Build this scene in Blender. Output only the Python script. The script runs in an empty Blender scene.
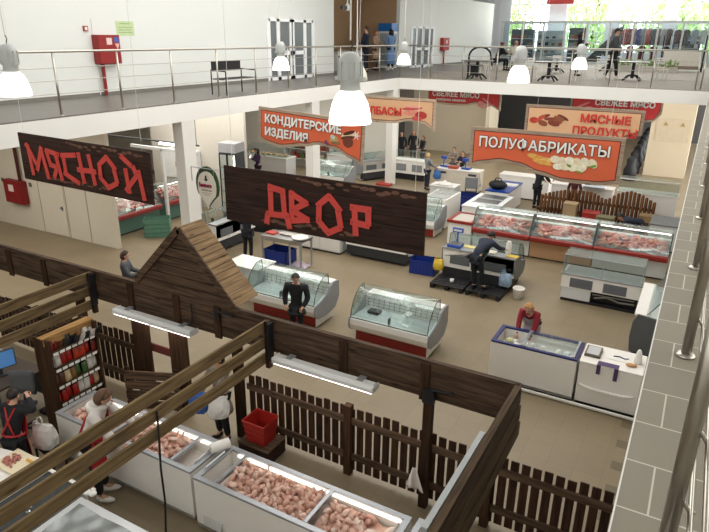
import bpy, bmesh, math, random
from mathutils import Vector, Matrix, Euler
R = math.radians
rnd = random.Random(7)
SC = bpy.context.scene
COL = SC.collection

# ---------------------------------------------------------------- mesh builder
class MB:
    def __init__(s):
        s.bm = bmesh.new(); s.mi = 0; s.M = Matrix.Identity(4)
    def _face(s, vs):
        try:
            f = s.bm.faces.new(vs); f.material_index = s.mi; return f
        except ValueError:
            return None
    def v(s, p):
        return s.bm.verts.new(s.M @ Vector(p))
    def box(s, x0, x1, y0, y1, z0, z1):
        c = [s.v(p) for p in ((x0,y0,z0),(x1,y0,z0),(x1,y1,z0),(x0,y1,z0),(x0,y0,z1),(x1,y0,z1),(x1,y1,z1),(x0,y1,z1))]
        for q in ((3,2,1,0),(4,5,6,7),(0,1,5,4),(1,2,6,5),(2,3,7,6),(3,0,4,7)):
            s._face([c[i] for i in q])
        return s
    def bar(s, p0, p1, w, h, up=(0,0,1)):
        p0, p1 = Vector(p0), Vector(p1); d = (p1-p0).normalized(); u = Vector(up)
        if abs(d.dot(u)) > .98: u = Vector((0,1,0))
        a = d.cross(u).normalized()*w/2; b = a.normalized().cross(d).normalized()*h/2
        c = [s.v(p+q) for p in (p0,p1) for q in (-a-b, a-b, a+b, -a+b)]
        for q in ((0,1,2,3),(7,6,5,4),(1,0,4,5),(2,1,5,6),(3,2,6,7),(0,3,7,4)):
            s._face([c[i] for i in q])
        return s
    def tube(s, pts, r, seg=8, cap=True):
        pts = [Vector(p) for p in pts]; n = len(pts)
        rs = r if isinstance(r, (list, tuple)) else [r]*n
        rings = []; u = None
        for i, p in enumerate(pts):
            d = (pts[min(i+1,n-1)]-pts[max(i-1,0)]).normalized()
            if u is None:
                u = d.cross(Vector((0,0,1)) if abs(d.z) < .95 else Vector((1,0,0))).normalized()
            else:
                u = (u - d*u.dot(d)).normalized()
            w = d.cross(u)
            rings.append([s.v(p + (u*math.cos(2*math.pi*k/seg) + w*math.sin(2*math.pi*k/seg))*rs[i]) for k in range(seg)])
        for a, b in zip(rings, rings[1:]):
            for k in range(seg):
                s._face([a[k], a[(k+1)%seg], b[(k+1)%seg], b[k]])
        if cap:
            s._face(rings[0][::-1]); s._face(rings[-1])
        return s
    def lathe(s, prof, c=(0,0,0), seg=16):
        c = Vector(c); rings = []
        for r, z in prof:
            rings.append([s.v(c + Vector((max(r,1e-4)*math.cos(2*math.pi*k/seg), max(r,1e-4)*math.sin(2*math.pi*k/seg), z))) for k in range(seg)])
        for a, b in zip(rings, rings[1:]):
            for k in range(seg):
                s._face([a[k], a[(k+1)%seg], b[(k+1)%seg], b[k]])
        s._face(rings[0][::-1]); s._face(rings[-1])
        return s
    def prism(s, poly, ax, a, b):
        f = {'x': lambda p, t: (t, p[0], p[1]), 'y': lambda p, t: (p[0], t, p[1]), 'z': lambda p, t: (p[0], p[1], t)}[ax]
        A = [s.v(f(p, a)) for p in poly]; B = [s.v(f(p, b)) for p in poly]; n = len(poly)
        s._face(A); s._face(B[::-1])
        for i in range(n):
            s._face([A[i], B[i], B[(i+1)%n], A[(i+1)%n]])
        return s
    def strip(s, line, ax, a, b, th):
        """a bent sheet: polyline in the plane across ax, thickened by th"""
        n = len(line); off = []
        for i in range(n):
            p = line[max(i-1,0)]; q = line[min(i+1,n-1)]
            dx, dy = q[0]-p[0], q[1]-p[1]; L = math.hypot(dx, dy) or 1
            off.append((line[i][0]-dy/L*th, line[i][1]+dx/L*th))
        f = {'x': lambda p, t: (t, p[0], p[1]), 'y': lambda p, t: (p[0], t, p[1])}[ax]
        G = [[s.v(f(p, t)) for p in l] for t in (a, b) for l in (line, off)]
        for i in range(n-1):
            s._face([G[0][i], G[0][i+1], G[2][i+1], G[2][i]]); s._face([G[1][i+1], G[1][i], G[3][i], G[3][i+1]])
            s._face([G[0][i+1], G[0][i], G[1][i], G[1][i+1]]); s._face([G[2][i], G[2][i+1], G[3][i+1], G[3][i]])
        for k in (0, n-1):
            s._face([G[0][k], G[2][k], G[3][k], G[1][k]])
        return s
    def ball(s, c, r, u=10, v=7):
        if not isinstance(r, (tuple, list)): r = (r, r, r)
        c = Vector(c); rings = []
        for j in range(1, v):
            t = math.pi*j/v
            rings.append([s.v(c + Vector((r[0]*math.sin(t)*math.cos(2*math.pi*k/u), r[1]*math.sin(t)*math.sin(2*math.pi*k/u), r[2]*math.cos(t)))) for k in range(u)])
        top = s.v(c+Vector((0,0,r[2]))); bot = s.v(c-Vector((0,0,r[2])))
        for k in range(u):
            s._face([top, rings[0][k], rings[0][(k+1)%u]]); s._face([bot, rings[-1][(k+1)%u], rings[-1][k]])
        for a, b in zip(rings, rings[1:]):
            for k in range(u):
                s._face([a[k], b[k], b[(k+1)%u], a[(k+1)%u]])
        return s
    def sheet(s, fn, nu, nv, th=0):
        """grid surface fn(u,v)->point"""
        g = [[s.v(fn(i/nu, j/nv)) for j in range(nv+1)] for i in range(nu+1)]
        for i in range(nu):
            for j in range(nv):
                s._face([g[i][j], g[i+1][j], g[i+1][j+1], g[i][j+1]])
        return s
    def mesh(s, name, mats, smooth=False):
        bmesh.ops.recalc_face_normals(s.bm, faces=s.bm.faces[:])
        me = bpy.data.meshes.new(name); s.bm.to_mesh(me); s.bm.free()
        for m in (mats if isinstance(mats, (list, tuple)) else [mats]): me.materials.append(m)
        if smooth:
            for p in me.polygons: p.use_smooth = True
        return me
    def build(s, name, mats, parent=None, smooth=False, bevel=0, loc=None, seg=1):
        o = bpy.data.objects.new(name, s.mesh(name, mats, smooth)); COL.objects.link(o)
        if parent is not None: o.parent = parent
        if loc is not None: o.location = loc
        if bevel:
            m = o.modifiers.new('bevel', 'BEVEL'); m.width = bevel; m.segments = seg; m.limit_method = 'ANGLE'
        return o

def thing(name, label, cat, loc=(0,0,0), rz=0, group=None):
    o = bpy.data.objects.new(name, None); COL.objects.link(o); o.empty_display_size = .1
    o.location = loc; o.rotation_euler = (0,0,rz)
    return tag(o, label, cat, group)
def tag(o, label, cat, group=None):
    o['label'] = label; o['category'] = cat
    if group: o['group'] = group
    return o
def struct(o):
    o['kind'] = 'structure'; return o
def kids(o):
    return [c for c in COL.objects if c.parent == o]
KIDS = {}
def copy_tree(root, loc, rz, label, group=None):
    c = root.copy(); COL.objects.link(c); c.location = loc; c.rotation_euler = (0,0,rz); c['label'] = label
    if group: c['group'] = group
    if root.name not in KIDS: KIDS[root.name] = [(k, kids(k)) for k in kids(root)]
    for k, gs in KIDS[root.name]:
        d = k.copy(); COL.objects.link(d); d.parent = c
        for g in gs:
            e = g.copy(); COL.objects.link(e); e.parent = d
    return c
def wpart(o, parent):
    """parent o while keeping the world coordinates its mesh was written in"""
    o.parent = parent; l = parent.location; o.matrix_parent_inverse = (Matrix.Translation(l) @ parent.rotation_euler.to_matrix().to_4x4()).inverted()
    return o

# ---------------------------------------------------------------- materials
def lin(h):
    h = h.lstrip('#'); c = [int(h[i:i+2], 16)/255 for i in (0,2,4)]
    return tuple(x/12.92 if x <= .04045 else ((x+.055)/1.055)**2.4 for x in c) + (1,)
MATS = {}
def nodes(name):
    m = bpy.data.materials.new(name); m.use_nodes = True
    nt = m.node_tree; return m, nt, nt.nodes['Principled BSDF']
def mat(hexc, rough=.6, metal=0, spec=.4, noise=.08, nscale=6):
    key = ('p', hexc, rough, metal, noise, nscale)
    if key in MATS: return MATS[key]
    m, nt, b = nodes('surface_'+hexc.strip('#'))
    b.inputs['Roughness'].default_value = rough; b.inputs['Metallic'].default_value = metal
    b.inputs['Specular IOR Level'].default_value = spec
    c = lin(hexc); b.inputs['Base Color'].default_value = c
    if noise:
        tc = nt.nodes.new('ShaderNodeTexCoord'); n = nt.nodes.new('ShaderNodeTexNoise'); n.inputs['Scale'].default_value = nscale; n.inputs['Detail'].default_value = 3
        mx = nt.nodes.new('ShaderNodeMix'); mx.data_type = 'RGBA'
        mx.inputs[6].default_value = tuple(x*(1-noise*1.6) for x in c[:3])+(1,); mx.inputs[7].default_value = tuple(min(1, x*(1+noise)) for x in c[:3])+(1,)
        nt.links.new(tc.outputs['Object'], n.inputs['Vector']); nt.links.new(n.outputs['Fac'], mx.inputs[0]); nt.links.new(mx.outputs[2], b.inputs['Base Color'])
    MATS[key] = m; return m
def wood(dark, light, axis='x', name='wood', rough=.75):
    key = ('w', dark, light, axis)
    if key in MATS: return MATS[key]
    m, nt, b = nodes(name); b.inputs['Roughness'].default_value = rough; b.inputs['Specular IOR Level'].default_value = .2
    tc = nt.nodes.new('ShaderNodeTexCoord'); mp = nt.nodes.new('ShaderNodeMapping')
    sc = {'x': (.7,9,9), 'y': (9,.7,9), 'z': (9,9,.7)}[axis]; mp.inputs['Scale'].default_value = sc
    n = nt.nodes.new('ShaderNodeTexNoise'); n.inputs['Scale'].default_value = 2.2; n.inputs['Detail'].default_value = 6; n.inputs['Distortion'].default_value = .6
    r = nt.nodes.new('ShaderNodeValToRGB'); r.color_ramp.elements[0].position = .3; r.color_ramp.elements[1].position = .72
    r.color_ramp.elements[0].color = lin(dark); r.color_ramp.elements[1].color = lin(light)
    nt.links.new(tc.outputs['Object'], mp.inputs['Vector']); nt.links.new(mp.outputs[0], n.inputs['Vector']); nt.links.new(n.outputs['Fac'], r.inputs[0])
    # knots
    mp2 = nt.nodes.new('ShaderNodeMapping'); mp2.inputs['Scale'].default_value = tuple(1.2 if x < 1 else 5 for x in sc)
    vo = nt.nodes.new('ShaderNodeTexVoronoi'); vo.inputs['Scale'].default_value = 1.3
    r2 = nt.nodes.new('ShaderNodeValToRGB'); r2.color_ramp.elements[0].position = .05; r2.color_ramp.elements[1].position = .16
    r2.color_ramp.elements[0].color = (.35,.3,.28,1); r2.color_ramp.elements[1].color = (1,1,1,1)
    mx = nt.nodes.new('ShaderNodeMix'); mx.data_type = 'RGBA'; mx.blend_type = 'MULTIPLY'; mx.inputs[0].default_value = 1
    nt.links.new(tc.outputs['Object'], mp2.inputs['Vector']); nt.links.new(mp2.outputs[0], vo.inputs['Vector']); nt.links.new(vo.outputs['Distance'], r2.inputs[0])
    nt.links.new(r.outputs[0], mx.inputs[6]); nt.links.new(r2.outputs[0], mx.inputs[7])
    oi = nt.nodes.new('ShaderNodeObjectInfo'); hv = nt.nodes.new('ShaderNodeHueSaturation'); mr = nt.nodes.new('ShaderNodeMapRange')
    mr.inputs['To Min'].default_value = .75; mr.inputs['To Max'].default_value = 1.25
    nt.links.new(oi.outputs['Random'], mr.inputs['Value']); nt.links.new(mr.outputs[0], hv.inputs['Value']); nt.links.new(mx.outputs[2], hv.inputs['Color'])
    nt.links.new(hv.outputs[0], b.inputs['Base Color'])
    MATS[key] = m; return m
def tiles(base, grout, w, h, name, off=.5, rough=.35, mortar=.008, var=.06, axes='xy'):
    m, nt, b = nodes(name); b.inputs['Roughness'].default_value = rough; b.inputs['Specular IOR Level'].default_value = .35
    tc = nt.nodes.new('ShaderNodeTexCoord'); br = nt.nodes.new('ShaderNodeTexBrick'); br.offset = off
    c = lin(base)
    br.inputs['Color1'].default_value = tuple(x*(1-var) for x in c[:3])+(1,); br.inputs['Color2'].default_value = tuple(min(1,x*(1+var)) for x in c[:3])+(1,)
    br.inputs['Mortar'].default_value = lin(grout); br.inputs['Scale'].default_value = 1; br.inputs['Mortar Size'].default_value = mortar
    br.inputs['Brick Width'].default_value = w; br.inputs['Row Height'].default_value = h; br.inputs['Mortar Smooth'].default_value = .1
    n = nt.nodes.new('ShaderNodeTexNoise'); n.inputs['Scale'].default_value = 1.3; n.inputs['Detail'].default_value = 5
    mx = nt.nodes.new('ShaderNodeMix'); mx.data_type = 'RGBA'; mx.blend_type = 'MULTIPLY'; mx.inputs[0].default_value = .35
    r = nt.nodes.new('ShaderNodeValToRGB'); r.color_ramp.elements[0].position = .3; r.color_ramp.elements[0].color = (.6,.58,.55,1)
    nt.links.new(tc.outputs['Object'], br.inputs['Vector']); nt.links.new(tc.outputs['Object'], n.inputs['Vector'])
    nt.links.new(n.outputs['Fac'], r.inputs[0]); nt.links.new(br.outputs['Color'], mx.inputs[6]); nt.links.new(r.outputs[0], mx.inputs[7])
    nt.links.new(mx.outputs[2], b.inputs['Base Color'])
    return m
def glow(hexc, strength, name='lamp_glow'):
    key = ('e', hexc, strength)
    if key in MATS: return MATS[key]
    m, nt, b = nodes(name); b.inputs['Base Color'].default_value = lin(hexc)
    b.inputs['Emission Color'].default_value = lin(hexc); b.inputs['Emission Strength'].default_value = strength
    MATS[key] = m; return m
def glass(tint='#ffffff', refl=.12, dirt=.0, name='clear_glass'):
    key = ('g', tint, refl, dirt)
    if key in MATS: return MATS[key]
    m = bpy.data.materials.new(name); m.use_nodes = True; nt = m.node_tree; nt.nodes.clear()
    out = nt.nodes.new('ShaderNodeOutputMaterial'); tr = nt.nodes.new('ShaderNodeBsdfTransparent'); tr.inputs[0].default_value = lin(tint)
    gl = nt.nodes.new('ShaderNodeBsdfGlossy'); gl.inputs['Roughness'].default_value = .06; gl.inputs[0].default_value = (.9,.95,.95,1)
    fr = nt.nodes.new('ShaderNodeFresnel'); fr.inputs[0].default_value = 1.45
    ad = nt.nodes.new('ShaderNodeMath'); ad.operation = 'MULTIPLY_ADD'; ad.inputs[1].default_value = .28; ad.inputs[2].default_value = refl*.12; ad.use_clamp = True
    ms = nt.nodes.new('ShaderNodeMixShader'); nt.links.new(fr.outputs[0], ad.inputs[0]); nt.links.new(ad.outputs[0], ms.inputs[0])
    nt.links.new(tr.outputs[0], ms.inputs[1]); nt.links.new(gl.outputs[0], ms.inputs[2])
    last = ms
    if dirt:
        df = nt.nodes.new('ShaderNodeBsdfDiffuse'); df.inputs[0].default_value = (.8,.82,.82,1)
        m2 = nt.nodes.new('ShaderNodeMixShader'); m2.inputs[0].default_value = dirt
        nt.links.new(ms.outputs[0], m2.inputs[1]); nt.links.new(df.outputs[0], m2.inputs[2]); last = m2
    nt.links.new(last.outputs[0], out.inputs[0])
    MATS[key] = m; return m
def flesh(c1, c2, c3, name, rough=.35):
    """raw meat: colour differs from piece to piece and over each piece"""
    m, nt, b = nodes(name); b.inputs['Roughness'].default_value = rough
    oi = nt.nodes.new('ShaderNodeObjectInfo'); tc = nt.nodes.new('ShaderNodeTexCoord'); n = nt.nodes.new('ShaderNodeTexNoise')
    n.inputs['Scale'].default_value = 22; n.inputs['Detail'].default_value = 3
    a = nt.nodes.new('ShaderNodeMath'); a.operation = 'MULTIPLY_ADD'; a.inputs[1].default_value = .55; nt.links.new(oi.outputs['Random'], a.inputs[0])
    q = nt.nodes.new('ShaderNodeMath'); q.operation = 'MULTIPLY'; q.inputs[1].default_value = .5; nt.links.new(n.outputs['Fac'], q.inputs[0]); nt.links.new(q.outputs[0], a.inputs[2])
    r = nt.nodes.new('ShaderNodeValToRGB'); e = r.color_ramp.elements; e[0].color = lin(c1); e[0].position = .15; e[1].color = lin(c3); e[1].position = .85
    k = e.new(.5); k.color = lin(c2)
    nt.links.new(tc.outputs['Object'], n.inputs['Vector']); nt.links.new(a.outputs[0], r.inputs[0]); nt.links.new(r.outputs[0], b.inputs['Base Color'])
    return m

WHITE = mat('#e4e3de', .8, noise=.02, nscale=1.5); CREAM = mat('#cfc6b4', .8, noise=.04, nscale=1)
LACQ = mat('#e6e3dd', .35, noise=.02); LACQ2 = mat('#cfd0cf', .4, noise=.03)
GREY = mat('#8d8f92', .45, noise=.04); MIDGREY = mat('#6f7275', .5, noise=.05); DGREY = mat('#3c3f43', .55, noise=.06)
BLACK = mat('#17171a', .6, noise=.1); RED = mat('#8c2a21', .45, noise=.05); SIGNRED = mat('#c8453d', .6, noise=.05)
STEEL = mat('#b9babb', .28, metal=1, noise=.06, nscale=3); RAIL = mat('#b5b0a6', .3, metal=1, noise=.05); ALU = mat('#a7aaae', .4, metal=.6, noise=.04)
NAVY = mat('#1b2250', .5); BLUE = mat('#1a3180', .45, noise=.06); CARD = mat('#b99a6d', .8, noise=.08)
GLASS = glass(); GLASSD = glass('#e6ecea', .2, .05, 'display_glass'); GLASSC = glass('#eef4f3', .18, .025, 'case_glass')
W_X = wood('#2c2019', '#66513f', 'x', 'stained_plank'); W_Z = wood('#23170f', '#49321f', 'z', 'stained_post'); W_Y = wood('#4c3d2a', '#84704f', 'y', 'lit_side_plank')  # W_Y: thin stain, plus window light on the side faces put into its colour
W_YD = wood('#2b2119', '#54432f', 'y', 'stained_side_plank')
W_ROOF = wood('#5a4630', '#8d7353', 'y', 'roof_board'); W_FENCE = wood('#22150d', '#452e1f', 'z', 'fence_picket'); W_LOG = wood('#4d2f1c', '#8a5e3b', 'z', 'log_fence')
W_BENCH = wood('#6f4f2c', '#b58d58', 'y', 'shelf_board')
CHICK = flesh('#b58371', '#d3a896', '#e3c9ba', 'raw_chicken'); MEAT = flesh('#a83a34', '#e08275', '#f2b9a6', 'raw_meat')
LED = glow('#fff6e8', 2.3, 'led_strip')

# ---------------------------------------------------------------- lettering
def text_mesh(body, size, m, parent, loc, rot, fat=(), depth=.004, name='lettering', sx=1):
    """built-in font lettering; fat lists in-plane shifts whose copies thicken the strokes"""
    cu = bpy.data.curves.new('tmp_text', 'FONT'); cu.body = body; cu.size = size; cu.extrude = depth; cu.resolution_u = 3
    t = bpy.data.objects.new('tmp_text', cu); COL.objects.link(t)
    dg = bpy.context.evaluated_depsgraph_get(); dg.update()
    me = bpy.data.meshes.new_from_object(t.evaluated_get(dg)); bpy.data.objects.remove(t); bpy.data.curves.remove(cu)
    bm = bmesh.new()
    for k, (dx, dy) in enumerate([(0,0)]+list(fat)):
        n0 = len(bm.verts); bm.from_mesh(me); bm.verts.ensure_lookup_table()
        for v in bm.verts[n0:]: v.co.x += dx; v.co.y += dy; v.co.z += .0015*k
    bm.to_mesh(me); bm.free()
    me.materials.clear(); me.materials.append(m)
    o = bpy.data.objects.new(name, me); COL.objects.link(o); o.parent = parent; o.location = loc; o.rotation_euler = rot; o.scale = (sx,1,1)
    return o
def ring(r): return [(r*math.cos(.785*k), r*math.sin(.785*k)) for k in range(8)]
FRONT = (R(90), 0, 0)   # lettering that faces -Y
# ================================================================ SETTING
FX, FY = -12.2, 25.8            # edges of the open hall
UZ, LZ = 4.8, 4.3               # gallery floor and the underside of its slab
FLOOR = tiles('#8a7c64', '#7e7159', .42, .42, 'floor_tile', 0, .42, .004, .035)
GFLOOR = tiles('#6d6862', '#7f7a72', .6, .6, 'gallery_tile', 0, .4, .008, .04)
GFLOOR2 = tiles('#968e82', '#878075', .6, .6, 'cafe_tile', 0, .65, .005, .03)
LEDGE = tiles('#918a7c', '#cfcbc0',   .42, .3245, 'ledge_tile', .5, .5, .004, .05)
b = MB(); b.box(-30, 4, -4, 53, -.12, 0); struct(b.build('floor', FLOOR))
b = MB(); b.box(-30, FX, -4, 53, LZ, UZ-.03); struct(b.build('trim_1', WHITE))
b = MB(); b.box(FX+.001, .02, FY, 53, LZ, UZ-.03); struct(b.build('trim_2', WHITE))
b = MB(); b.box(-30, FX-.02, -4, 53, UZ-.03, UZ); struct(b.build('floor_gallery_side', GFLOOR))
b = MB(); b.box(FX-.02, 6, FY+.02, 53, UZ-.03, UZ); struct(b.build('floor_gallery_end', GFLOOR2))
b = MB(); b.box(.0, 6, -4, FY, LZ, UZ-.04); struct(b.build('trim_3', WHITE))
b = MB(); b.box(.095, 6, 0, FY+.04, -.04, 0); struct(b.build('floor_gallery_near', LEDGE, loc=(-.13, -.425, UZ)))
b = MB(); b.box(-30, 6, -4, 53, 11, 11.2); struct(b.build('ceiling', WHITE))
# walls
XW = -15.4
UPW = mat('#d8dad6', .85, noise=.015, nscale=.8)
b = MB(); b.box(XW-.2, XW, -4, 25.5, UZ, 11); struct(b.build('wall_left', UPW))
b = MB(); b.box(XW-.2, XW, 32.4, 48.9, UZ, 8.85); struct(b.build('wall_left_far', UPW))
RECESS = mat('#a98c6a', .8, noise=.06, nscale=1)
b = MB(); b.box(-18.5, -18.3, 25.4, 33, UZ, 9); b.box(-18.3, XW-.2, 25.3, 25.5, UZ, 9); b.box(-18.4, XW-.2, 32.39, 32.6, UZ, 8.84); struct(b.build('wall_recess', RECESS))
b = MB()
for k in range(9): b.box(-18.28, -18.2, 25.6+k*.34, 25.84+k*.34, UZ, 9)
struct(b.build('trim_4', wood('#5d452f', '#8a6a49', 'z', 'recess_slat')))
b = MB(); b.box(XW, XW+.02, -4, 25.5, UZ, UZ+.1); struct(b.build('baseboard_left', mat('#77736c', .5)))
b = MB(); b.box(XW, XW+.02, 32.4, 48.9, UZ, UZ+.1); struct(b.build('baseboard_far', mat('#77736c', .5)))
b = MB(); b.box(-30, -29.8, -4, 53, 0, 11); struct(b.build('wall_side', WHITE))
b = MB(); b.box(-30, 6, -4, -3.8, 0, 11); struct(b.build('wall_near', WHITE))
b = MB(); b.box(5.8, 6, -4, 53, UZ, 11); struct(b.build('wall_right', WHITE))
b = MB(); b.box(.06, .2, -4, FY, 0, LZ); struct(b.build('wall_under_ledge', mat('#c9c4ba', .7, noise=.05)))
# end wall with windows
WINX = [(-16.4,-15.0), (-12.0,-10.7), (-7.7,-6.8), (-3.9,-3.0), (.4,1.3), (4.7,6)]
b = MB(); b.box(-30, 6, 52, 52.3, UZ, 5.5); b.box(-30, 6, 52, 52.3, 9.6, 11); b.box(-30, -15, 52, 52.3, 5.5, 9.6)
for x0, x1 in WINX[1:]: b.box(x0, x1, 52, 52.3, 5.5, 9.6)
struct(b.build('wall_end', mat('#dfe2e6', .8, noise=.02)))
for i in range(5):
    x0, x1 = WINX[i][1], WINX[i+1][0]
    b = MB(); w = x1-x0
    for k in range(6): b.box(x0+w*k/5-.035, x0+w*k/5+.035, 52.1, 52.18, 5.5, 9.6)
    for k in range(7): b.box(x0, x1, 52.1, 52.18, 5.47+4.1*k/6, 5.54+4.1*k/6)
    f = struct(b.build('window_%d' % (i+1), mat('#e8eaec', .5)))
    b = MB(); b.box(x0, x1, 52.13, 52.145, 5.5, 9.6); b.build('pane', GLASS, f)
# columns on the hall's edge
COLUMN = mat('#dedcd6', .8, noise=.02)
for i, (x0, x1, y0, y1) in enumerate(((-12.55,-12.2,12.32,12.78), (-12.52,-12.2,18.72,19.2), (-12.52,-12.2,25.3,25.76), (-12.55,-12.2,6,6.5))):
    b = MB(); b.box(x0+.002, x1-.002, y0, y1, 0, LZ); struct(b.build('column', COLUMN))
# lower walls under the galleries
b = MB(); b.box(-29.8, -15.72, 12.6, 12.75, 0, LZ); struct(b.build('wall_partition', CREAM))
b = MB()
for x in (-19.35, -18.0, -16.95): b.box(x-.012, x+.012, 12.585, 12.6, 0, 3.2)
b.box(-16.95, -15.72, 12.585, 12.6, 1.9, 1.925)
struct(b.build('trim_5', mat('#a79f8e', .7)))
b = MB(); b.box(-19.3, -18.05, 12.57, 12.6, .03, 2.15); d = struct(b.build('door_1', mat('#d3cab8', .6, noise=.02)))
b = MB(); b.box(-18.28, -18.16, 12.52, 12.57, 1.0, 1.03); b.box(-18.2, -18.16, 12.52, 12.57, .94, 1.08); b.build('handle', ALU, d)
b = MB(); b.box(-29.8, -22, 22, 22.2, 0, LZ); b.box(-22, -12.8, 27.0, 27.2, 0, LZ); b.box(-22.2, -22, 22, 27.2, 0, LZ); struct(b.build('wall_back_left', mat('#c9c5bc', .8, noise=.04, nscale=1)))
b = MB(); b.box(-19.6, -14.75, 18, 18.12, 0, LZ); struct(b.build('wall_shop', mat('#c8c3b8', .8, noise=.03)))
b = MB(); b.box(-15.6, -10.3, 35.2, 35.4, 0, LZ); b.box(-10.5, -10.3, 33.5, 35.4, 0, LZ); struct(b.build('wall_back', mat('#c2b7a2', .8, noise=.04, nscale=1)))
b = MB(); b.box(-2.3, -.42, 34.3, 36, 0, LZ); struct(b.build('wall_block', mat('#b9ab92', .8, noise=.04, nscale=1)))
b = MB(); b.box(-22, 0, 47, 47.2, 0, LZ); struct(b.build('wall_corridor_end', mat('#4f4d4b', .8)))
b = MB(); b.box(-30, 6, 52.3, 52.5, 0, LZ); struct(b.build('wall_end_lower', WHITE))
b = MB(); b.box(-22, -15.6, 35.2, 35.4, 0, LZ); struct(b.build('wall_dim', mat('#8f8a82', .8)))
# outside
b = MB(); b.box(-60, 60, 53, 120, -.2, 0); struct(b.build('ground_outside', mat('#7c8c58', .9, noise=.2)))
LEAF = mat('#c4dc9c', .8, noise=.3, nscale=1.2); BARK = mat('#6b5644', .9)
for i, (x, y, h, lab) in enumerate(((-27,66,11,'leafy green tree outside behind the white end wall'), (-18.5,60,12,'leafy tree outside the window nearest the white wall'), (-10.5,64,12.5,'leafy tree outside the second bright window'),
        (-3,59,11.5,'leafy tree outside the window over the clothes shop'), (4,65,12,'leafy tree outside the window past the clothes shop'), (11.5,60,12,'leafy tree outside beyond the last window'))):
    t = thing('tree', lab, 'tree', (x, y, 0), 0)
    b = MB(); b.tube([(0,0,0),(.1,0,h*.3),(0,.1,h*.6),(.1,0,h*.85)], [.28,.22,.15,.05], 8)
    for k in range(5):
        a = k*1.3; b.tube([(0,0,h*(.35+.08*k)), (1.3*math.cos(a), 1.3*math.sin(a), h*(.5+.08*k))], [.1,.04], 6)
    b.build('trunk', BARK, t)
    b = MB(); q = random.Random(i)
    for k in range(2600):
        a, e, rr = q.uniform(0, 6.283), q.uniform(-1, 1), q.random()**.4
        c = Vector((3.4*rr*math.cos(a)*math.sqrt(1-e*e), 3.4*rr*math.sin(a)*math.sqrt(1-e*e), h*.62+h*.36*rr*e))
        M = Euler((q.uniform(0,6), q.uniform(0,6), q.uniform(0,6))).to_matrix(); s_ = q.uniform(.16,.34)
        b._face([b.v(c+M@Vector(p)*s_) for p in ((-1,0,0),(0,-.5,.1),(1,0,0),(0,.5,.1))])
    b.build('crown', LEAF, t)
b = MB(); b.box(-.04, -.033, -.3, FY, UZ-.05, UZ+.002); struct(b.build('trim_6', WHITE))
b = MB()
for k in range(12): b.box(-.33, -.16, 4.6+.65*k, 4.82+.65*k, 0, .003)
struct(b.build('trim_7', mat('#6b604b', .5)))
# ================================================================ TIMBER STALL
YB = 6.94
def plank(b, p0, p1, w, h): b.bar(p0, p1, w, h)
fr = thing('timber_frame', 'dark stained timber frame of posts and plank beams around the chicken stall', 'stall frame', (-2.62, YB, 0))
W3 = [(1.80,1.975), (1.99,2.165), (2.18,2.345)]
for z0, z1 in W3:
    b = MB()
    for x0, x1 in ((-13.2,-9.3), (-9.28,-5.45), (-5.43,-1.45)): b.box(x0, x1, YB-.02, YB+.02, z0, z1)
    wpart(b.build('back_plank', W_X), fr)
b = MB(); b.box(-13.2, -1.45, YB-.02, YB+.055, 2.346, 2.372); wpart(b.build('cap_board', W_X), fr)
for x in (-12.0, -10.88, -8.45, -7.33, -6.42, -4.02, -2.72):
    b = MB(); b.box(x-.07, x+.07, YB-.05, YB-.02, 1.76, 2.33); wpart(b.build('batten', W_Z), fr)
for x, n, y0 in ((-9.47, 3, 2.6), (-5.40, 3, 1.75)):
    for k in range(n):
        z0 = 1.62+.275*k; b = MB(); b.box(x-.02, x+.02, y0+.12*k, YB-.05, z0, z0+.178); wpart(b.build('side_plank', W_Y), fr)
    b = MB(); b.box(x+.02, x+.09, YB-.14, YB-.05, 1.55, 2.36); wpart(b.build('batten', W_Z), fr)
for k in range(3):
    z0 = 1.66+.235*k; b = MB(); b.box(-1.45-.015*k, -1.41+.015*(2-k), 3.1, YB-.02, z0, z0+.205); wpart(b.build('side_plank', W_YD), fr)
b = MB(); b.box(-1.5, -1.42, 3.1, YB+.02, 2.345, 2.372); wpart(b.build('cap_board', W_YD), fr)
for x, w, d in ((-9.83,.13,.13), (-8.28,.40,.06), (-7.36,.40,.06), (-6.0,.14,.12), (-2.62,.12,.12)):
    b = MB(); b.box(x-w/2, x+w/2, YB-.02-d, YB-.02, 0, 1.79); wpart(b.build('post', W_Z), fr)
b = MB(); b.box(-2.70,-2.54, YB-.15, YB-.05, 1.79, 1.98); b.tube([(-2.6,YB-.08,1.97),(-2.3,YB-.08,2.02)], .02); wpart(b.build('iron_bracket', BLACK), fr)
b = MB(); b.box(-6.46,-6.36, YB-.07, YB-.02, 2.1, 2.28); b.tube([(-6.4,YB-.08,2.28),(-6.05,YB-.07,2.25)], .02); wpart(b.build('iron_bracket', BLACK), fr)
for x in (-9.4, -5.32):
    b = MB(); b.box(x-.01, x+.045, YB-.16, YB-.05, 1.72, 2.34); wpart(b.build('iron_bracket', BLACK), fr)

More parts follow.
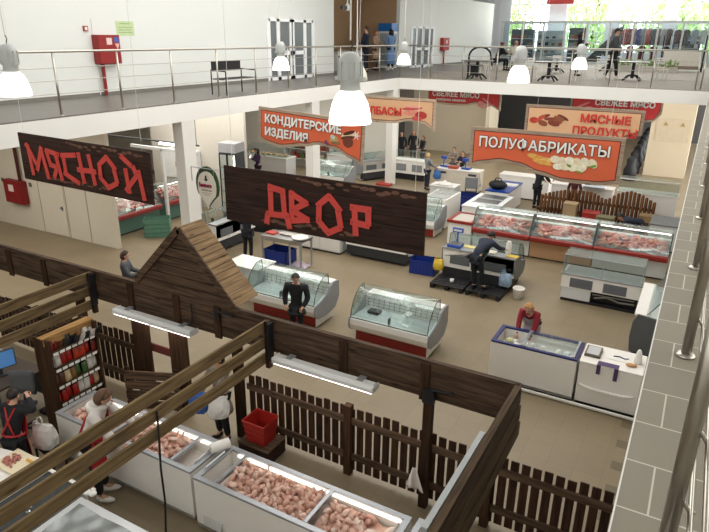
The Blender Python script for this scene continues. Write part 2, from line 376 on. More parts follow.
# gable over the entrance
gb = thing('entrance_gable', 'triangular plank gable with pale roof boards standing on the timber beam', 'gable roof', (-7.15, YB, 2.37))
b = MB(); ax, az, lx, rx = -7.1, 3.53, -8.25, -6.05
n = 7
for k in range(n):
    z0, z1 = 2.375+(az-2.375)*k/n, 2.375+(az-2.375)*(k+1)/n-.02
    f0, f1 = k/n, min(.985, (k+1)/n)
    b.prism([(lx+(ax-lx)*f0, z0), (rx+(ax-rx)*f0, z0), (rx+(ax-rx)*f1, z1), (lx+(ax-lx)*f1, z1)], 'y', YB-.03, YB)
wpart(b.build('plank_front', W_X), gb)
b = MB(); b.prism([(lx+.04,2.38),(rx-.04,2.38),(ax,az-.05)], 'y', YB+.004, YB+.03); wpart(b.build('gap_shade_sheet', mat('#1a120d', .8)), gb)  # added dark sheet; makes the gaps between the planks read as shade
for nm, ex in (('near_slope', rx+.06), ('far_slope', lx-.04)):
    m = 13; b = MB()
    for k in range(m):
        f0, f1 = k/m, (k+.92)/m
        p0 = Vector((ax+(ex-ax)*f0, YB+.23, az+.04+(2.38-az)*f0)); p1 = Vector((ax+(ex-ax)*f1, YB+.23, az+.04+(2.38-az)*f1))
        q = random.Random(k+5).uniform(-.02, .03)
        b.bar(p0, p1, .56+q, .035)
    wpart(b.build('roof_slope', W_ROOF), gb)
for ex in (rx, lx):
    b = MB(); b.bar((ax,YB-.06,az+.02), (ex,YB-.06,2.42), .12, .03, (0,1,0)); wpart(b.build('barge_board', W_X), gb)

# lamps under the beams
def tube_lamp(x0, x1, y, z, label, along='x'):
    t = thing('tube_light', label, 'strip light', ((x0+x1)/2, y, z))
    L = (x1-x0)/2
    b = MB(); b.strip([(-.1,.0),(-.095,.045),(-.05,.08),(.05,.08),(.095,.045),(.1,0)], 'x', -L, L, .012); b.box(-L-.02,-L,-.1,.1,-.01,.08); b.box(L,L+.02,-.1,.1,-.01,.08)
    b.build('housing', LACQ2, t)
    b = MB(); b.box(-L+.01, L-.01, -.09, .09, -.024, .0); b.build('diffuser', glow('#fff1ea', 5), t)
    for k in (-.6, 0, .6):
        b = MB(); b.box(L*k-.012, L*k+.012, -.104, .104, -.028, .012); b.build('clip', LACQ2, t)
    for k in (-.72, .72):
        b = MB(); b.box(L*k-.05, L*k+.05, -.03, .12, .08, .105); b.build('bracket', ALU, t)
    return t
tube_lamp(-8.70, -6.86, YB-.17, 1.77, 'white strip light fixed below the beam under the gable')
t = tube_lamp(-5.14, -3.42, YB-.17, 1.77, 'white strip light fixed below the beam above the picket fence')
b = MB(); b.box(-1.57,-1.51, 4.1, 5.75, 2.26, 2.375); s_ = tag(b.build('cable_duct', mat('#9fa3a4', .5, noise=.1)), 'grey cable duct clipped along the end beam of the stall', 'cable duct')
b = MB(); b.tube([(-7.08,YB-.11,1.86),(-6.98,YB-.07,1.9),(-6.95,YB-.07,2.1),(-6.96,YB-.07,2.28)], .012); tag(b.build('lamp_cable', BLACK), 'short black cable rising from the strip light under the gable', 'cable')
b = MB(); b.tube([(-5.36,4.55,2.05),(-5.34,4.52,1.75),(-5.36,4.5,1.2),(-5.33,4.48,.7),(-5.36,4.44,.05)], .014); tag(b.build('hanging_cable', BLACK), 'long black cable hanging from the middle beam in front of the freezer', 'cable')

# picket fences
def fence(label, x0, x1, y, pitch=.148, pw=.112, h=1.2, posts=(), lowz=.07, jag=.02, seed=1, loc_rz=None):
    t = thing('picket_fence', label, 'fence', (0,0,0) if loc_rz is None else loc_rz[0], 0 if loc_rz is None else loc_rz[1])
    q = random.Random(seed); n = int((x1-x0)/pitch)
    for k in range(n):
        x = x0+pitch*(k+.5); hh = h+q.uniform(-jag, jag)
        b = MB(); b.box(x-pw/2, x+pw/2, y+.02, y+.042, lowz, hh); b.build('picket', W_FENCE, t, bevel=.004)
    for z in (.33, .98):
        b = MB(); b.box(x0, x1, y-.02, y+.02, z-.05, z+.06); b.build('rail', W_X, t)
    for px in posts:
        b = MB(); b.box(px-.06, px+.06, y-.06, y+.05, 0, h+.06); b.build('fence_post', W_Z, t)
    return t
fence('long dark picket fence with rails behind the chicken freezers', -5.9, -0.12, YB, posts=(-3.94,-1.72))
fence('short dark picket fence between the packet shelf and the entrance', -9.75, -8.42, YB, h=1.24, posts=(-8.45,), seed=2)
fence('dark picket fence behind the desk past the packet shelf', -13.0, -9.9, YB, h=1.12, posts=(-11.4,), seed=3, jag=.05)
gt = thing('stall_gate', 'low plank gate leaf swung open beside the entrance post', 'gate', (-7.3, 6.76, 0), R(180+24))
for k in range(4):
    b = MB(); b.box(0, 1.0, -.015, .015, .13+.2*k, .29+.2*k); b.build('plank', W_X, gt)
for x in (.05, .95):
    b = MB(); b.box(x-.05, x+.05, -.045, -.015, 0, .95); b.build('brace', W_Z, gt)
b = MB(); b.box(-.35,.35, -.012, .012, -.08, .08); p = b.build('panel', mat('#5e2a25', .6), None, loc=(-7.82, 6.95, 1.12)); tag(p, 'small red plaque on the rail behind the open gate', 'plaque')

# ================================================================ CHEST FREEZERS
def chest(label, x0, x1, y0, y1, h=.87, div=(), led=True, rim=ALU, body=LACQ, grille_x=None, floor_z=.58, liner=mat('#d9d4cf', .5), handle=None):
    t = thing('chest_freezer', label, 'freezer', ((x0+x1)/2, (y0+y1)/2, 0))
    w, d = (x1-x0)/2, (y1-y0)/2; th = .06
    b = MB()
    b.box(-w, w, -d, -d+th, .06, h-.04); b.box(-w, w, d-th, d, .06, h-.04); b.box(-w, -w+th, -d+th, d-th, .06, h-.04); b.box(w-th, w, -d+th, d-th, .06, h-.04); b.box(-w, w, -d, d, .05, .1)
    b.build('body', body, t, bevel=.006)
    b = MB(); b.box(-w+.04, w-.04, -d+.04, d-.04, 0, .05); b.build('plinth', BLACK, t)
    b = MB()
    for a in ((-w-.005,w+.005,-d-.005,-d+.07),(-w-.005,w+.005,d-.07,d+.005),(-w-.005,-w+.08,-d+.07,d-.07),(w-.08,w+.005,-d+.07,d-.07)): b.box(*a, h-.04, h)
    b.build('rim', rim, t, bevel=.005)
    b = MB(); b.box(-w+th, w-th, -d+th, d-th, floor_z-.03, floor_z); b.build('liner', liner, t)
    for x in div:
        b = MB(); b.box(x-(x0+x1)/2-.025, x-(x0+x1)/2+.025, -d+.07, d-.07, h-.05, h+.004); b.build('divider', rim, t)
    if led:
        b = MB(); b.box(-w+.2, w-.12, d-.1, d-.068, h-.075, h-.045); b.build('led_strip', LED, t)
    if grille_x is not None:
        b = MB(); gx = grille_x-(x0+x1)/2
        for k in range(7): b.box(gx, gx+.3, -d-.008, -d, .1+.028*k, .118+.028*k)
        b.build('vent_grille', LACQ2, t)
        b = MB(); b.tube([(gx+.34,-d-.005,.1),(gx+.34,-d-.03,.13),(gx+.34,-d-.03,.25),(gx+.34,-d-.005,.28)], .008); b.build('handle', ALU, t)
    return t
f1 = chest('white chest freezer of chicken under the middle plank beam', -8.15, -5.30, 4.93, 5.68, div=(-6.95,-5.72))
f2 = chest('white chest freezer of chicken with a grille, by the picket fence', -5.20, -2.30, 4.88, 5.68, div=(-4.85,-3.42), grille_x=-5.06)
f3 = chest('chest freezer with a curved glass lid beyond the hanging white rag', -2.22, -0.95, 4.95, 5.72, led=False, div=(-1.6,))
for f, hx in ((f2, (-1.40,1.36)), (f1, (1.36,))):
    for x in hx:
        b = MB(); b.tube([(x-.0,-.2,.875),(x,-.2,.9),(x,.2,.9),(x,.2,.875)], .011); b.build('grab_bar', STEEL, f)
b = MB(); b.box(-1.44, -1.39, -.385, -.381, .72, .76); b.build('badge', DGREY, f2)
b = MB(); b.sheet(lambda u, v: (-1.55+.62*u, 5.05+.55*v, .86+.16*math.sin(math.pi*u)), 8, 1); g_ = b.build('lid', GLASSD); wpart(g_, f3)

# raw chicken, piece by piece
def piece_mesh(kind, seed):
    q = random.Random(seed); b = MB()
    if kind == 0:    # drumstick
        prof = [(.0,-.062),(.022,-.058),(.03,-.035),(.027,-.01),(.016,.02),(.010,.045),(.013,.056),(.012,.064),(0,.067)]
        b.lathe(prof, seg=9)
    elif kind == 1:  # thigh
        b.ball((0,0,0), (.055,.045,.032), 10, 7); b.ball((.03,.02,.008), (.028,.024,.018), 8, 5)
    elif kind == 2:  # wing, bent
        b.tube([(-.06,.0,0),(-.02,.028,0),(.0,.034,.004),(.022,.012,0),(.06,-.012,0)], [.018,.03,.03,.026,.012], 8)
    else:            # neck / back strip
        b.tube([(-.055,0,0),(-.02,.012,.008),(.02,-.008,.004),(.058,.006,0)], [.02,.032,.03,.016], 8)
    for v in b.bm.verts:
        v.co += Vector((q.uniform(-1,1), q.uniform(-1,1), q.uniform(-1,1)))*.0035
    return b.mesh('chicken_piece', CHICK, True)
PM = [piece_mesh(k % 4, k) for k in range(8)]
def heap(name, meshes, x0, x1, y0, y1, zfn, pitch, label, cat, group, sc=(1.0,1.4), seed=0, layers=1, skip=.0, tilt=.7):
    q = random.Random(seed); cnt = 0
    nx, ny = max(1, int((x1-x0)/pitch)), max(1, int((y1-y0)/pitch))
    for l in range(layers):
        for i in range(nx):
            for j in range(ny):
                if q.random() < skip: continue
                x = x0+(x1-x0)*(i+.5+.5*(l % 2)*.8)/nx+q.uniform(-.3,.3)*pitch; y = y0+(y1-y0)*(j+.5)/ny+q.uniform(-.3,.3)*pitch
                x = min(max(x, x0), x1); y = min(max(y, y0), y1)
                o = bpy.data.objects.new(name, q.choice(meshes)); COL.objects.link(o)
                o.location = (x, y, zfn(x, y)+.035*l+q.uniform(-.008,.012)); o.rotation_euler = (q.uniform(-tilt,tilt), q.uniform(-tilt,tilt)+ (1.57 if o.data in PM and q.random() < .5 else 0), q.uniform(0,6.28))
                k = q.uniform(*sc); o.scale = (k,k,k); tag(o, label, cat, group); cnt += 1
    return cnt
def bed(x0, x1, y0, y1, zfn, label, m):
    b = MB(); b.sheet(lambda u, v: (x0+(x1-x0)*u, y0+(y1-y0)*v, zfn(x0+(x1-x0)*u, y0+(y1-y0)*v)-.03+.012*math.sin(37*u+9*v)*math.cos(23*v+11*u)), 30, 10)
    o = b.build('meat_bed', m, smooth=True); tag(o, label, 'chicken'); o['kind'] = 'stuff'
hz = lambda x, y: .735+.06*math.sin((y-4.95)/.72*3.1)+.02*math.sin(x*5)
hz3 = lambda x, y: .72+.05*math.sin((y-4.95)/.72*3.1)-.10*max(0, (x+3.1)/.8)
bed(-4.8,-3.46, 4.97,5.59, hz, 'lower layer of raw chicken beneath the pieces, grille freezer', CHICK)
bed(-3.38,-2.40, 4.97,5.59, hz3, 'lower layer of raw chicken in the end bay of the grille freezer', CHICK)
bed(-8.0,-5.8, 5.0,5.6, hz, 'lower layer of raw chicken in the freezer under the middle beam', CHICK)
heap('chicken_piece', PM, -4.82,-3.46, 4.97,5.58, hz, .086, 'raw chicken piece in the wide bay of the freezer with a grille', 'chicken piece', 'raw chicken in the wide bay', seed=1, tilt=.9)
heap('chicken_piece', PM, -3.36,-2.75, 4.98,5.57, hz3, .09, 'raw chicken piece in the end bay of the freezer with a grille', 'chicken piece', 'raw chicken in the end bay', seed=2, tilt=.9)
heap('chicken_piece', PM, -6.9,-5.8, 5.0,5.58, hz, .098, 'raw chicken piece in the freezer crossed by the middle plank beam', 'chicken piece', 'raw chicken in the freezer under the beam', seed=3, tilt=.9)
heap('chicken_piece', PM, -8.0,-7.0, 5.0,5.58, hz, .11, 'raw chicken piece in the freezer bay the hooded woman leans over', 'chicken piece', 'raw chicken in front of the hooded woman', seed=4, tilt=.9)
b = MB(); b.ball((0,0,0), (.12,.09,.07), 12, 8); b.ball((.1,.06,.01), (.05,.03,.03)); b.ball((.1,-.06,.01), (.05,.03,.03)); wm = b.mesh('whole_chicken', mat('#e6cfc0', .25, noise=.12, nscale=8), True)
for k, (x, y, lab) in enumerate(((-2.86,5.14,'pale whole chicken at the edge of the piece heap, front side'), (-2.66,5.02,'pale whole chicken lowest in the freezer corner, front side'), (-2.52,5.22,'pale whole chicken in the freezer corner by the rag'), (-2.7,5.32,'pale whole chicken between two others in the end bay'), (-2.5,5.45,'pale whole chicken under the end of the lit strip'), (-2.9,5.38,'pale whole chicken in a bag against the heap in the end bay'))):
    o = bpy.data.objects.new('whole_chicken', wm); COL.objects.link(o); o.location = (x, y, .70); o.rotation_euler = (.2*k, .15, k*1.1); tag(o, lab, 'chicken', 'whole chickens in the end bay')
# things on and around the freezers
t = thing('paper_roll', 'roll of white paper lying where the two chicken freezers meet', 'paper roll', (-5.25, 5.50, .955), R(62))
b = MB(); b.M = Matrix.Rotation(R(90), 4, 'Y'); b.lathe([(.022,-.14),(.075,-.14),(.075,.14),(.022,.14)], seg=20); b.build('paper', mat('#f0eee9', .8, noise=.02), t, True)
b = MB(); b.M = Matrix.Rotation(R(90), 4, 'Y'); b.lathe([(.014,-.142),(.022,-.142),(.022,.142),(.014,.142)], seg=12); b.build('core', CARD, t)
t = thing('shopping_basket', 'red plastic basket standing on a dark box by the fence', 'basket', (-5.40, 6.62, .30))
b = MB()
for s_ in (1,):
    q0, q1 = (.17,.15), (.215,.2)
    pts0 = [(-q0[0],-q0[1],0),(q0[0],-q0[1],0),(q0[0],q0[1],0),(-q0[0],q0[1],0)]; pts1 = [(-q1[0],-q1[1],.40),(q1[0],-q1[1],.40),(q1[0],q1[1],.40),(-q1[0],q1[1],.40)]
    A = [b.v(p) for p in pts0]; B = [b.v(p) for p in pts1]; b._face(A)
    for k in range(4): b._face([A[k],A[(k+1)%4],B[(k+1)%4],B[k]])
o = b.build('tub', mat('#981f18', .45, noise=.05), t); m = o.modifiers.new('thick','SOLIDIFY'); m.thickness = .012
b = MB(); b.tube([(-.215,-.2,.40),(.215,-.2,.40),(.215,.2,.40),(-.215,.2,.40),(-.215,-.2,.40)], .014, 6); b.build('rim', mat('#981f18', .45, noise=.05), t)
for z in (.1,.2,.3):
    b = MB(); k = .17+.045*z/.4; l = .15+.05*z/.4; b.tube([(-k-.004,-l-.004,z),(k+.004,-l-.004,z),(k+.004,l+.004,z),(-k-.004,l+.004,z),(-k-.004,-l-.004,z)], .006, 5); b.build('rib', mat('#8a1b15', .45), t)
t = thing('storage_box', 'low dark box under the red basket by the fence', 'box', (-5.40, 6.63, 0))
b = MB(); b.box(-.3,.3,-.24,.24,.02,.27); b.build('body', wood('#1d1410','#3a291e','x'), t, bevel=.01)
b = MB(); b.box(-.31,.31,-.25,.25,.27,.298); b.build('lid', W_X, t, bevel=.006)
def cloth_hang(name, label, loc, h, w, m, seed):
    q = random.Random(seed); b = MB()
    b.sheet(lambda u, v: ((u-.5)*w*(.25+.9*v)+.04*v*math.sin(7*u), .05*math.sin(9*u+2)*v+.012*math.cos(17*u), -h*v*(1-.22*abs(math.sin(5*u)))), 14, 8)
    o = b.build(name, m, None, True, loc=loc); mm = o.modifiers.new('thick','SOLIDIFY'); mm.thickness = .004
    return tag(o, label, 'cloth')
cloth_hang('white_rag', 'crumpled white rag hanging from the fence post behind the freezer', (-2.72, 6.70, .74), .42, .26, mat('#ddd6d0', .85), 3)

# ---------------------------------------------------------------- packet shelf
sh = thing('packet_shelf', 'dark wooden shelf rack of snack packets at the end of the freezer', 'shelf', (-8.79, 5.76, 0))
SY = .45
SHZ = (.62, .95, 1.27, 1.58)
for s_ in (-1, 1):
    b = MB(); b.box(-.2,.2, s_*SY-.02, s_*SY+.02, 0, 1.83); b.build('side_panel', W_Z, sh)
b = MB(); b.box(-.2,-.18,-.44,.44,.05,1.83); b.build('back_panel', W_Z, sh)
for z in SHZ:
    b = MB(); b.box(-.2,.2,-.44,.44,z-.02,z); s_ = b.build('shelf', W_YD, sh)
    for k in range(7):
        b = MB(); b.box(.2,.206,-.41+.118*k,-.32+.118*k,z-.035,z+.012); b.build('price_tag', WHITE, s_)
b = MB(); b.box(-.06,.1,-.48,.48,1.83,1.85); b.box(.08,.11,-.48,.48,1.72,1.83); b.build('top_board', W_BENCH, sh)
pc = ['#a3231c','#c8b28a','#6a1f1a','#3a5a2c','#d8d4cc','#7d5a34','#b33a20','#23262a','#9aa08a','#5a3a26']
def packet_mesh(hexc, w, h, d):
    b = MB(); n = 6
    for s_ in (1,-1):
        b.sheet(lambda u, v: (s_*d/2*math.sin(math.pi*u)**.6*math.sin(math.pi*v)**.5, (u-.5)*w, v*h), n, n)
    me = b.mesh('snack_packet', [mat(hexc, .35, noise=.25, nscale=9)], True); return me
PK = [packet_mesh(c, .112, .2, .07) for c in pc]
cn = ['red','straw coloured','maroon','green','white','brown','orange red','black','sage','dark brown']
pos = ['bottom','second','third','top']
q = random.Random(5)
for si, z in enumerate(SHZ):
    pal = [[0,0,0,4,0,1],[9,1,5,3,4,4],[4,0,0,6,0,2],[2,9,7,7,5,4,4]][si]
    for k in range(8):
        c = pal[min(len(pal)-1, int(k*len(pal)/8))]
        o = bpy.data.objects.new('snack_packet', PK[c]); COL.objects.link(o); o.location = (-8.68+q.uniform(-.03,.03), 5.365+.112*k, z+.002); o.rotation_euler = (q.uniform(-.05,.05), -.14, q.uniform(-.15,.15))
        tag(o, '%s snack packet standing on the %s shelf of the dark rack' % (cn[c], pos[si]), 'packet', '%s packets on the %s shelf' % (cn[c], pos[si]))
        o.rotation_euler[1] = -.1
for k in range(5):
    o = bpy.data.objects.new('snack_packet', PK[4 if k % 2 else 7]); COL.objects.link(o); o.location = (-8.72, 5.70+.11*k, 1.585); o.rotation_euler = (0,.5,q.uniform(-.4,.4))
    o.location[0] = -8.6; o.location[1] += .07; tag(o, ('white' if k % 2 else 'black')+' packet leaning loose at the front of the top shelf', 'packet', ('white' if k % 2 else 'black')+' loose packets on the top shelf')

# ---------------------------------------------------------------- seller's corner
t = thing('office_desk', 'dark brown desk by the wall of the stall with a monitor on it', 'desk', (-10.25, 5.35, 0))
b = MB(); b.box(-.75,.55,-.45,.5,.72,.76); b.build('desktop', mat('#4a3b30', .5), t, bevel=.005)
b = MB(); b.box(-.73,.52,.44,.46,.2,.72); b.build('modesty_panel', DGREY, t)
for x in (-.7,.5):
    for y in (-.4,.45):
        b = MB(); b.box(x-.025,x+.025,y-.025,y+.025,0,.72); b.build('leg', DGREY, t)
t = thing('computer_monitor', 'monitor showing a blue screen on the dark brown desk', 'monitor', (-10.15, 5.3, .76), R(75))
b = MB(); b.box(-.27,.27,-.02,.02,.12,.46); b.build('casing', DGREY, t, bevel=.006)
b = MB(); b.box(-.25,.25,-.024,-.02,.14,.44); b.build('screen', glow('#4f7fb5', .5, 'screen_glow'), t)
b = MB(); b.box(-.03,.03,.0,.03,.0,.2); b.box(-.12,.12,-.08,.08,0,.015); b.build('stand', DGREY, t)
t = thing('office_chair', 'dark grey office chair between the desk and the packet shelf', 'chair', (-9.35, 5.05, 0), R(30))
b = MB(); b.box(-.22,.22,-.22,.22,.44,.51); b.build('seat', DGREY, t, bevel=.03, seg=2)
b = MB(); b.sheet(lambda u, v: ((u-.5)*.44, .22+.05*math.cos((u-.5)*3)+.04*v, .62+.42*v), 6, 4); o = b.build('backrest', mat('#55575a', .7), t, True); o.modifiers.new('s','SOLIDIFY').thickness = .04
b = MB(); b.tube([(0,0,.06),(0,0,.44)], .03); b.bar((0,.2,.46),(0,.27,.68),.05,.02); b.build('column_stem', BLACK, t)
for k in range(5):
    a = k*1.257; b = MB(); b.bar((0,0,.09),(.27*math.cos(a),.27*math.sin(a),.06),.04,.03); b.ball((.27*math.cos(a),.27*math.sin(a),.03),.03,8,5); b.build('leg', BLACK, t)
b = MB(); b.box(-.25,.25,-.2,.2,.0,.06); tag(b.build('floor_tray', BLACK, loc=(-9.4,5.75,.0)), 'black tray on the floor beside the packet shelf', 'tray')
t = thing('black_bench', 'low black bench holding the white carrier bag', 'bench', (-7.95, 4.62, 0), R(-8))
b = MB(); b.box(-.3,.3,-.13,.13,.44,.5); b.build('seat', BLACK, t, bevel=.02)
for x in (-.25,.25):
    for y in (-.1,.1):
        b = MB(); b.tube([(x,y,0),(x,y,.44)], .02); b.build('leg', BLACK, t)
def carrier_bag(label, loc, rz, s=1, m=None, emblem=False):
    m = m or mat('#d9d7d3', .45, noise=.12, nscale=12)
    t = thing('carrier_bag', label, 'bag', loc, rz)
    b = MB(); N = 22; rings = []; q = random.Random(int(abs(loc[0]*97+loc[1]*31)))
    for z, rx, ry in ((0,.12,.08),(.03,.155,.11),(.10,.17,.125),(.17,.17,.12),(.24,.16,.10),(.30,.145,.07),(.345,.15,.035),(.37,.155,.02)):
        ring_ = []
        for k in range(N):
            a = 6.283*k/N; c_, s__ = math.cos(a), math.sin(a); f = 1+q.uniform(-.085,.085)
            ring_.append(b.v((rx*s*f*abs(c_)**.7*(1 if c_ > 0 else -1), ry*s*f*abs(s__)**.7*(1 if s__ > 0 else -1), (z+(.0 if z < .02 else q.uniform(-.012,.012)))*s)))
        rings.append(ring_)
    b._face(rings[0][::-1])
    for a, c in zip(rings, rings[1:]):
        for k in range(N): b._face([a[k],a[(k+1)%N],c[(k+1)%N],c[k]])
    b._face(rings[-1]); b.build('pouch', m, t, False)
    for y in (-.02,.02):
        b = MB(); b.tube([(-.12*s,y,.35*s),(-.10*s,y*2,.43*s),(-.06*s,y*2.5,.45*s),(-.03*s,y*2,.40*s),(-.03*s,y,.35*s)], .012*s, 6); b.build('loop_handle', m, t, True)
    return t
carrier_bag('crumpled white carrier bag on the black bench', (-7.98, 4.6, .5), R(20), 1.1)
t = thing('work_table', 'white table with a cutting board beside the seller with crossed straps', 'table', (-7.55, 3.75, 0), R(12))
b = MB(); b.box(-.8,.42,-.6,.3,.84,.88); b.build('tabletop', LACQ, t, bevel=.008)
for x in (-.74,.36):
    for y in (-.54,.24):
        b = MB(); b.tube([(x,y,0),(x,y,.84)], .025); b.build('leg', ALU, t)
b = MB(); b.box(-.26,.26,-.2,.2,0,.03); tag(b.build('cutting_board', mat('#e0d2b4', .5, noise=.04), loc=(-7.5,3.86,.88), bevel=.012), 'pale cutting board on the white work table', 'cutting board')
b = MB(); q = random.Random(9)
for k in range(16):
    x, y = q.uniform(-.1,.1), q.uniform(-.11,.11); b.tube([(x-.05,y,.01),(x,y+.02,.025),(x+.05,y-.01,.012)], .012, 6)
o = tag(b.build('minced_meat', mat('#c07a70', .4, noise=.2, nscale=20), None, True, loc=(-7.56,3.84,.91)), 'small pile of minced meat on the cutting board', 'mince'); o['kind'] = 'stuff'
b = MB(); b.bar((-.1,0,.01),(.05,0,.01),.03,.02); b.bar((.05,0,.012),(.2,0,.012),.05,.004); tag(b.build('knife', mat('#d8a53a', .4), loc=(-7.3,3.95,.912)), 'knife with a yellow handle on the cutting board', 'knife')
# glass topped case and steel table at the bottom of the picture
t = thing('steel_counter', 'steel topped counter below the middle plank beam', 'counter', (-5.55, 3.45, 0))
b = MB(); b.box(-.62,.62,-1.2,.42,.84,.88); b.build('worktop', STEEL, t, bevel=.006)
b = MB(); b.box(-.58,.58,-1.15,.38,.1,.84); b.build('cabinet', LACQ2, t)
b = MB(); b.box(-.56,.56,-1.1,.36,0,.1); b.build('plinth', BLACK, t)
b = MB(); b.sheet(lambda u, v: (-.5+1.0*u, -1.0+1.3*v, .902+.014*math.sin(9*u+4*v)*math.sin(11*v+u)+.008*math.sin(21*u+3*v)*math.cos(17*v+u)), 30, 30)
b.build('film_cover', mat('#868a89', .25, metal=.55, noise=.05), t, True)
t = thing('glass_top_case', 'white framed glass topped case beside the steel counter', 'display case', (-6.6, 3.4, 0))
b = MB(); b.box(-.4,.36,-.9,.6,.1,.86); b.build('body', LACQ2, t)
b = MB()
for a in ((-.42,-.37,-.92,.62),(.33,.38,-.92,.62),(-.37,.33,.57,.62),(-.37,.33,-.92,-.87)): b.box(*a,.86,.89)
b.build('rim', LACQ, t)
b = MB(); b.box(-.37,.33,-.87,.57,.868,.876); b.build('glass_lid', mat('#24282a', .08, noise=.1), t)
b = MB(); b.box(-.38,.34,-.88,.58,0,.1); b.build('plinth', BLACK, t)
b = MB(); b.ball((0,0,.03),(.07,.05,.03)); b.ball((.09,.02,.03),(.05,.05,.03)); b.ball((.02,.08,.02),(.04,.03,.02)); tag(b.build('crumpled_paper', WHITE, loc=(-6.13,3.93,.89)), 'crumpled white paper on the corner of the glass topped case', 'paper')
t = thing('drain_tap', 'small chrome tap on the edge of the glass topped case', 'tap', (-6.5,3.35,.88))
b = MB(); b.tube([(0,0,0),(0,0,.1),(.04,0,.13),(.1,0,.12)], .015); b.build('spout', STEEL, t, True)
b = MB(); b.lathe([(.03,0),(.03,.02),(.01,.03)], seg=10); b.build('base', STEEL, t)
# ================================================================ HANGING SIGNS
CEIL = 11.0
def wires(t, xs, z0, base):
    for x in xs:
        b = MB(); b.tube([(x,0,z0),(x,0,CEIL-base)], .003, 5); b.build('wire', mat('#dcdcd8', .5), t)
NAIL = mat('#2b1512', .5)
BOARD = wood('#1c120e', '#3f2a22', 'x', 'sign_board'); SAUS = mat('#6b4a3a', .7, noise=.5, nscale=14)
LET = {   # plank strokes in a 1 x 1 box, drawn like nailed boards
 'М': [((.10,.97),(.18,.0)), ((.02,1.0),(.50,.30)), ((.84,.97),(.44,.18)), ((.80,.96),(1.0,-.02))],
 'Я': [((.0,.93),(.95,.84)), ((.06,.95),(.24,.45)), ((.16,.45),(.92,.38)), ((.72,.9),(.98,-.04)), ((.76,.42),(.42,.0))],
 'С': [((.0,.82),(.95,.92)), ((.18,.84),(.22,.2)), ((.08,.24),(1.0,-.05))],
 'Н': [((.12,.98),(.26,.0)), ((.72,.98),(.92,.02)), ((-.05,.42),(1.08,.46))],
 'О': [((.0,.66),(.52,.98)), ((.46,.98),(.95,.62)), ((.84,.66),(.96,.22)), ((.98,.24),(.40,.02)), ((.52,.02),(.04,.34)), ((.10,.32),(.12,.72))],
 'Й': [((.14,.80),(.24,.06)), ((.82,.74),(.06,.12)), ((.80,.82),(.98,-.06)), ((-.02,1.16),(.50,.90)), ((.56,.92),(.70,.68))],
 'Д': [((.08,.96),(.84,.88)), ((.20,.9),(.20,.22)), ((.76,.9),(.82,.24)), ((-.02,.22),(1.04,.26)), ((.06,.22),(.0,-.06)), ((.92,.26),(1.06,-.08))],
 'В': [((.14,1.0),(.14,.0)), ((.06,.94),(.90,.66)), ((.92,.72),(.10,.38)), ((.06,.44),(.98,.16)), ((1.0,.20),(.04,.06))],
 'Р': [((.22,.98),(.30,.0)), ((.02,.90),(1.02,.90)), ((.88,.92),(.90,.40)), ((.96,.40),(.06,.44))],
}
def board_sign(word, label, x0, x1, z0, z1, y, lets, tilt):
    t = thing('hanging_sign', label, 'sign', ((x0+x1)/2, y, (z0+z1)/2)); t.rotation_euler = (0, tilt, 0)
    w, h = (x1-x0)/2, (z1-z0)/2
    b = MB(); b.box(-w,w,-.012,.02,-h,h); b.build('board', BOARD, t)
    q = random.Random(len(word))
    for zc in (h*.82, -h*.72):
        b = MB()
        for k in range(16):
            x = -w*.55+w*1.2*k/16*(1 if zc < 0 else 1.2)*.8+ (w*.35 if zc > 0 else 0); b.ball((x+q.uniform(-.03,.03), -.013, zc+q.uniform(-.035,.035)), (q.uniform(.04,.09),.003,q.uniform(.015,.03)), 8, 5)
        b.build('sausage_print', SAUS, t)
    for dz in (.48,.18,-.22,-.5):
        b = MB(); b.box(-w,w,-.0135,-.012,h*dz-.004,h*dz+.004); b.build('plank_joint', NAIL, t)
    for ch, lx, lw, lz, lh in lets:
        for k, (p, r_) in enumerate(LET[ch]):
            b = MB(); P0 = Vector((-w+2*w*(lx+lw*p[0]), -.022-.004*k, -h+2*h*(lz+lh*p[1]))); P1 = Vector((-w+2*w*(lx+lw*r_[0]), -.022-.004*k, -h+2*h*(lz+lh*r_[1])))
            b.bar(P0, P1, .088, .012, (0,1,0))
            o = b.build('letter_board', SIGNRED, t)
            for P_ in (P0+(P1-P0)*.1, P0+(P1-P0)*.9):
                b = MB(); b.ball(P_+Vector((0,-.007,0)), (.009,.004,.009), 6, 4); b.build('nail', NAIL, o)
    wires(t, (-w*.9, w*.9), h, (z0+z1)/2)
    return t
board_sign('мд', 'hanging wood sign beside the white column, red board letters reading МЯСНОЙ', -11.08, -7.70, 3.87, 4.74, 7.0,
    [('М',.06,.165,.12,.68),('Я',.225,.115,.16,.6),('С',.345,.13,.17,.6),('Н',.475,.13,.16,.64),('О',.635,.135,.15,.66),('Й',.81,.14,.1,.66)], R(.9))
board_sign('дв', 'hanging wood sign above the gable top, red board letters reading ДВОР', -6.15, -2.87, 3.83, 4.67, 7.0,
    [('Д',.24,.12,.11,.66),('В',.36,.11,.17,.56),('О',.505,.125,.08,.68),('Р',.665,.10,.14,.52)], R(.1))

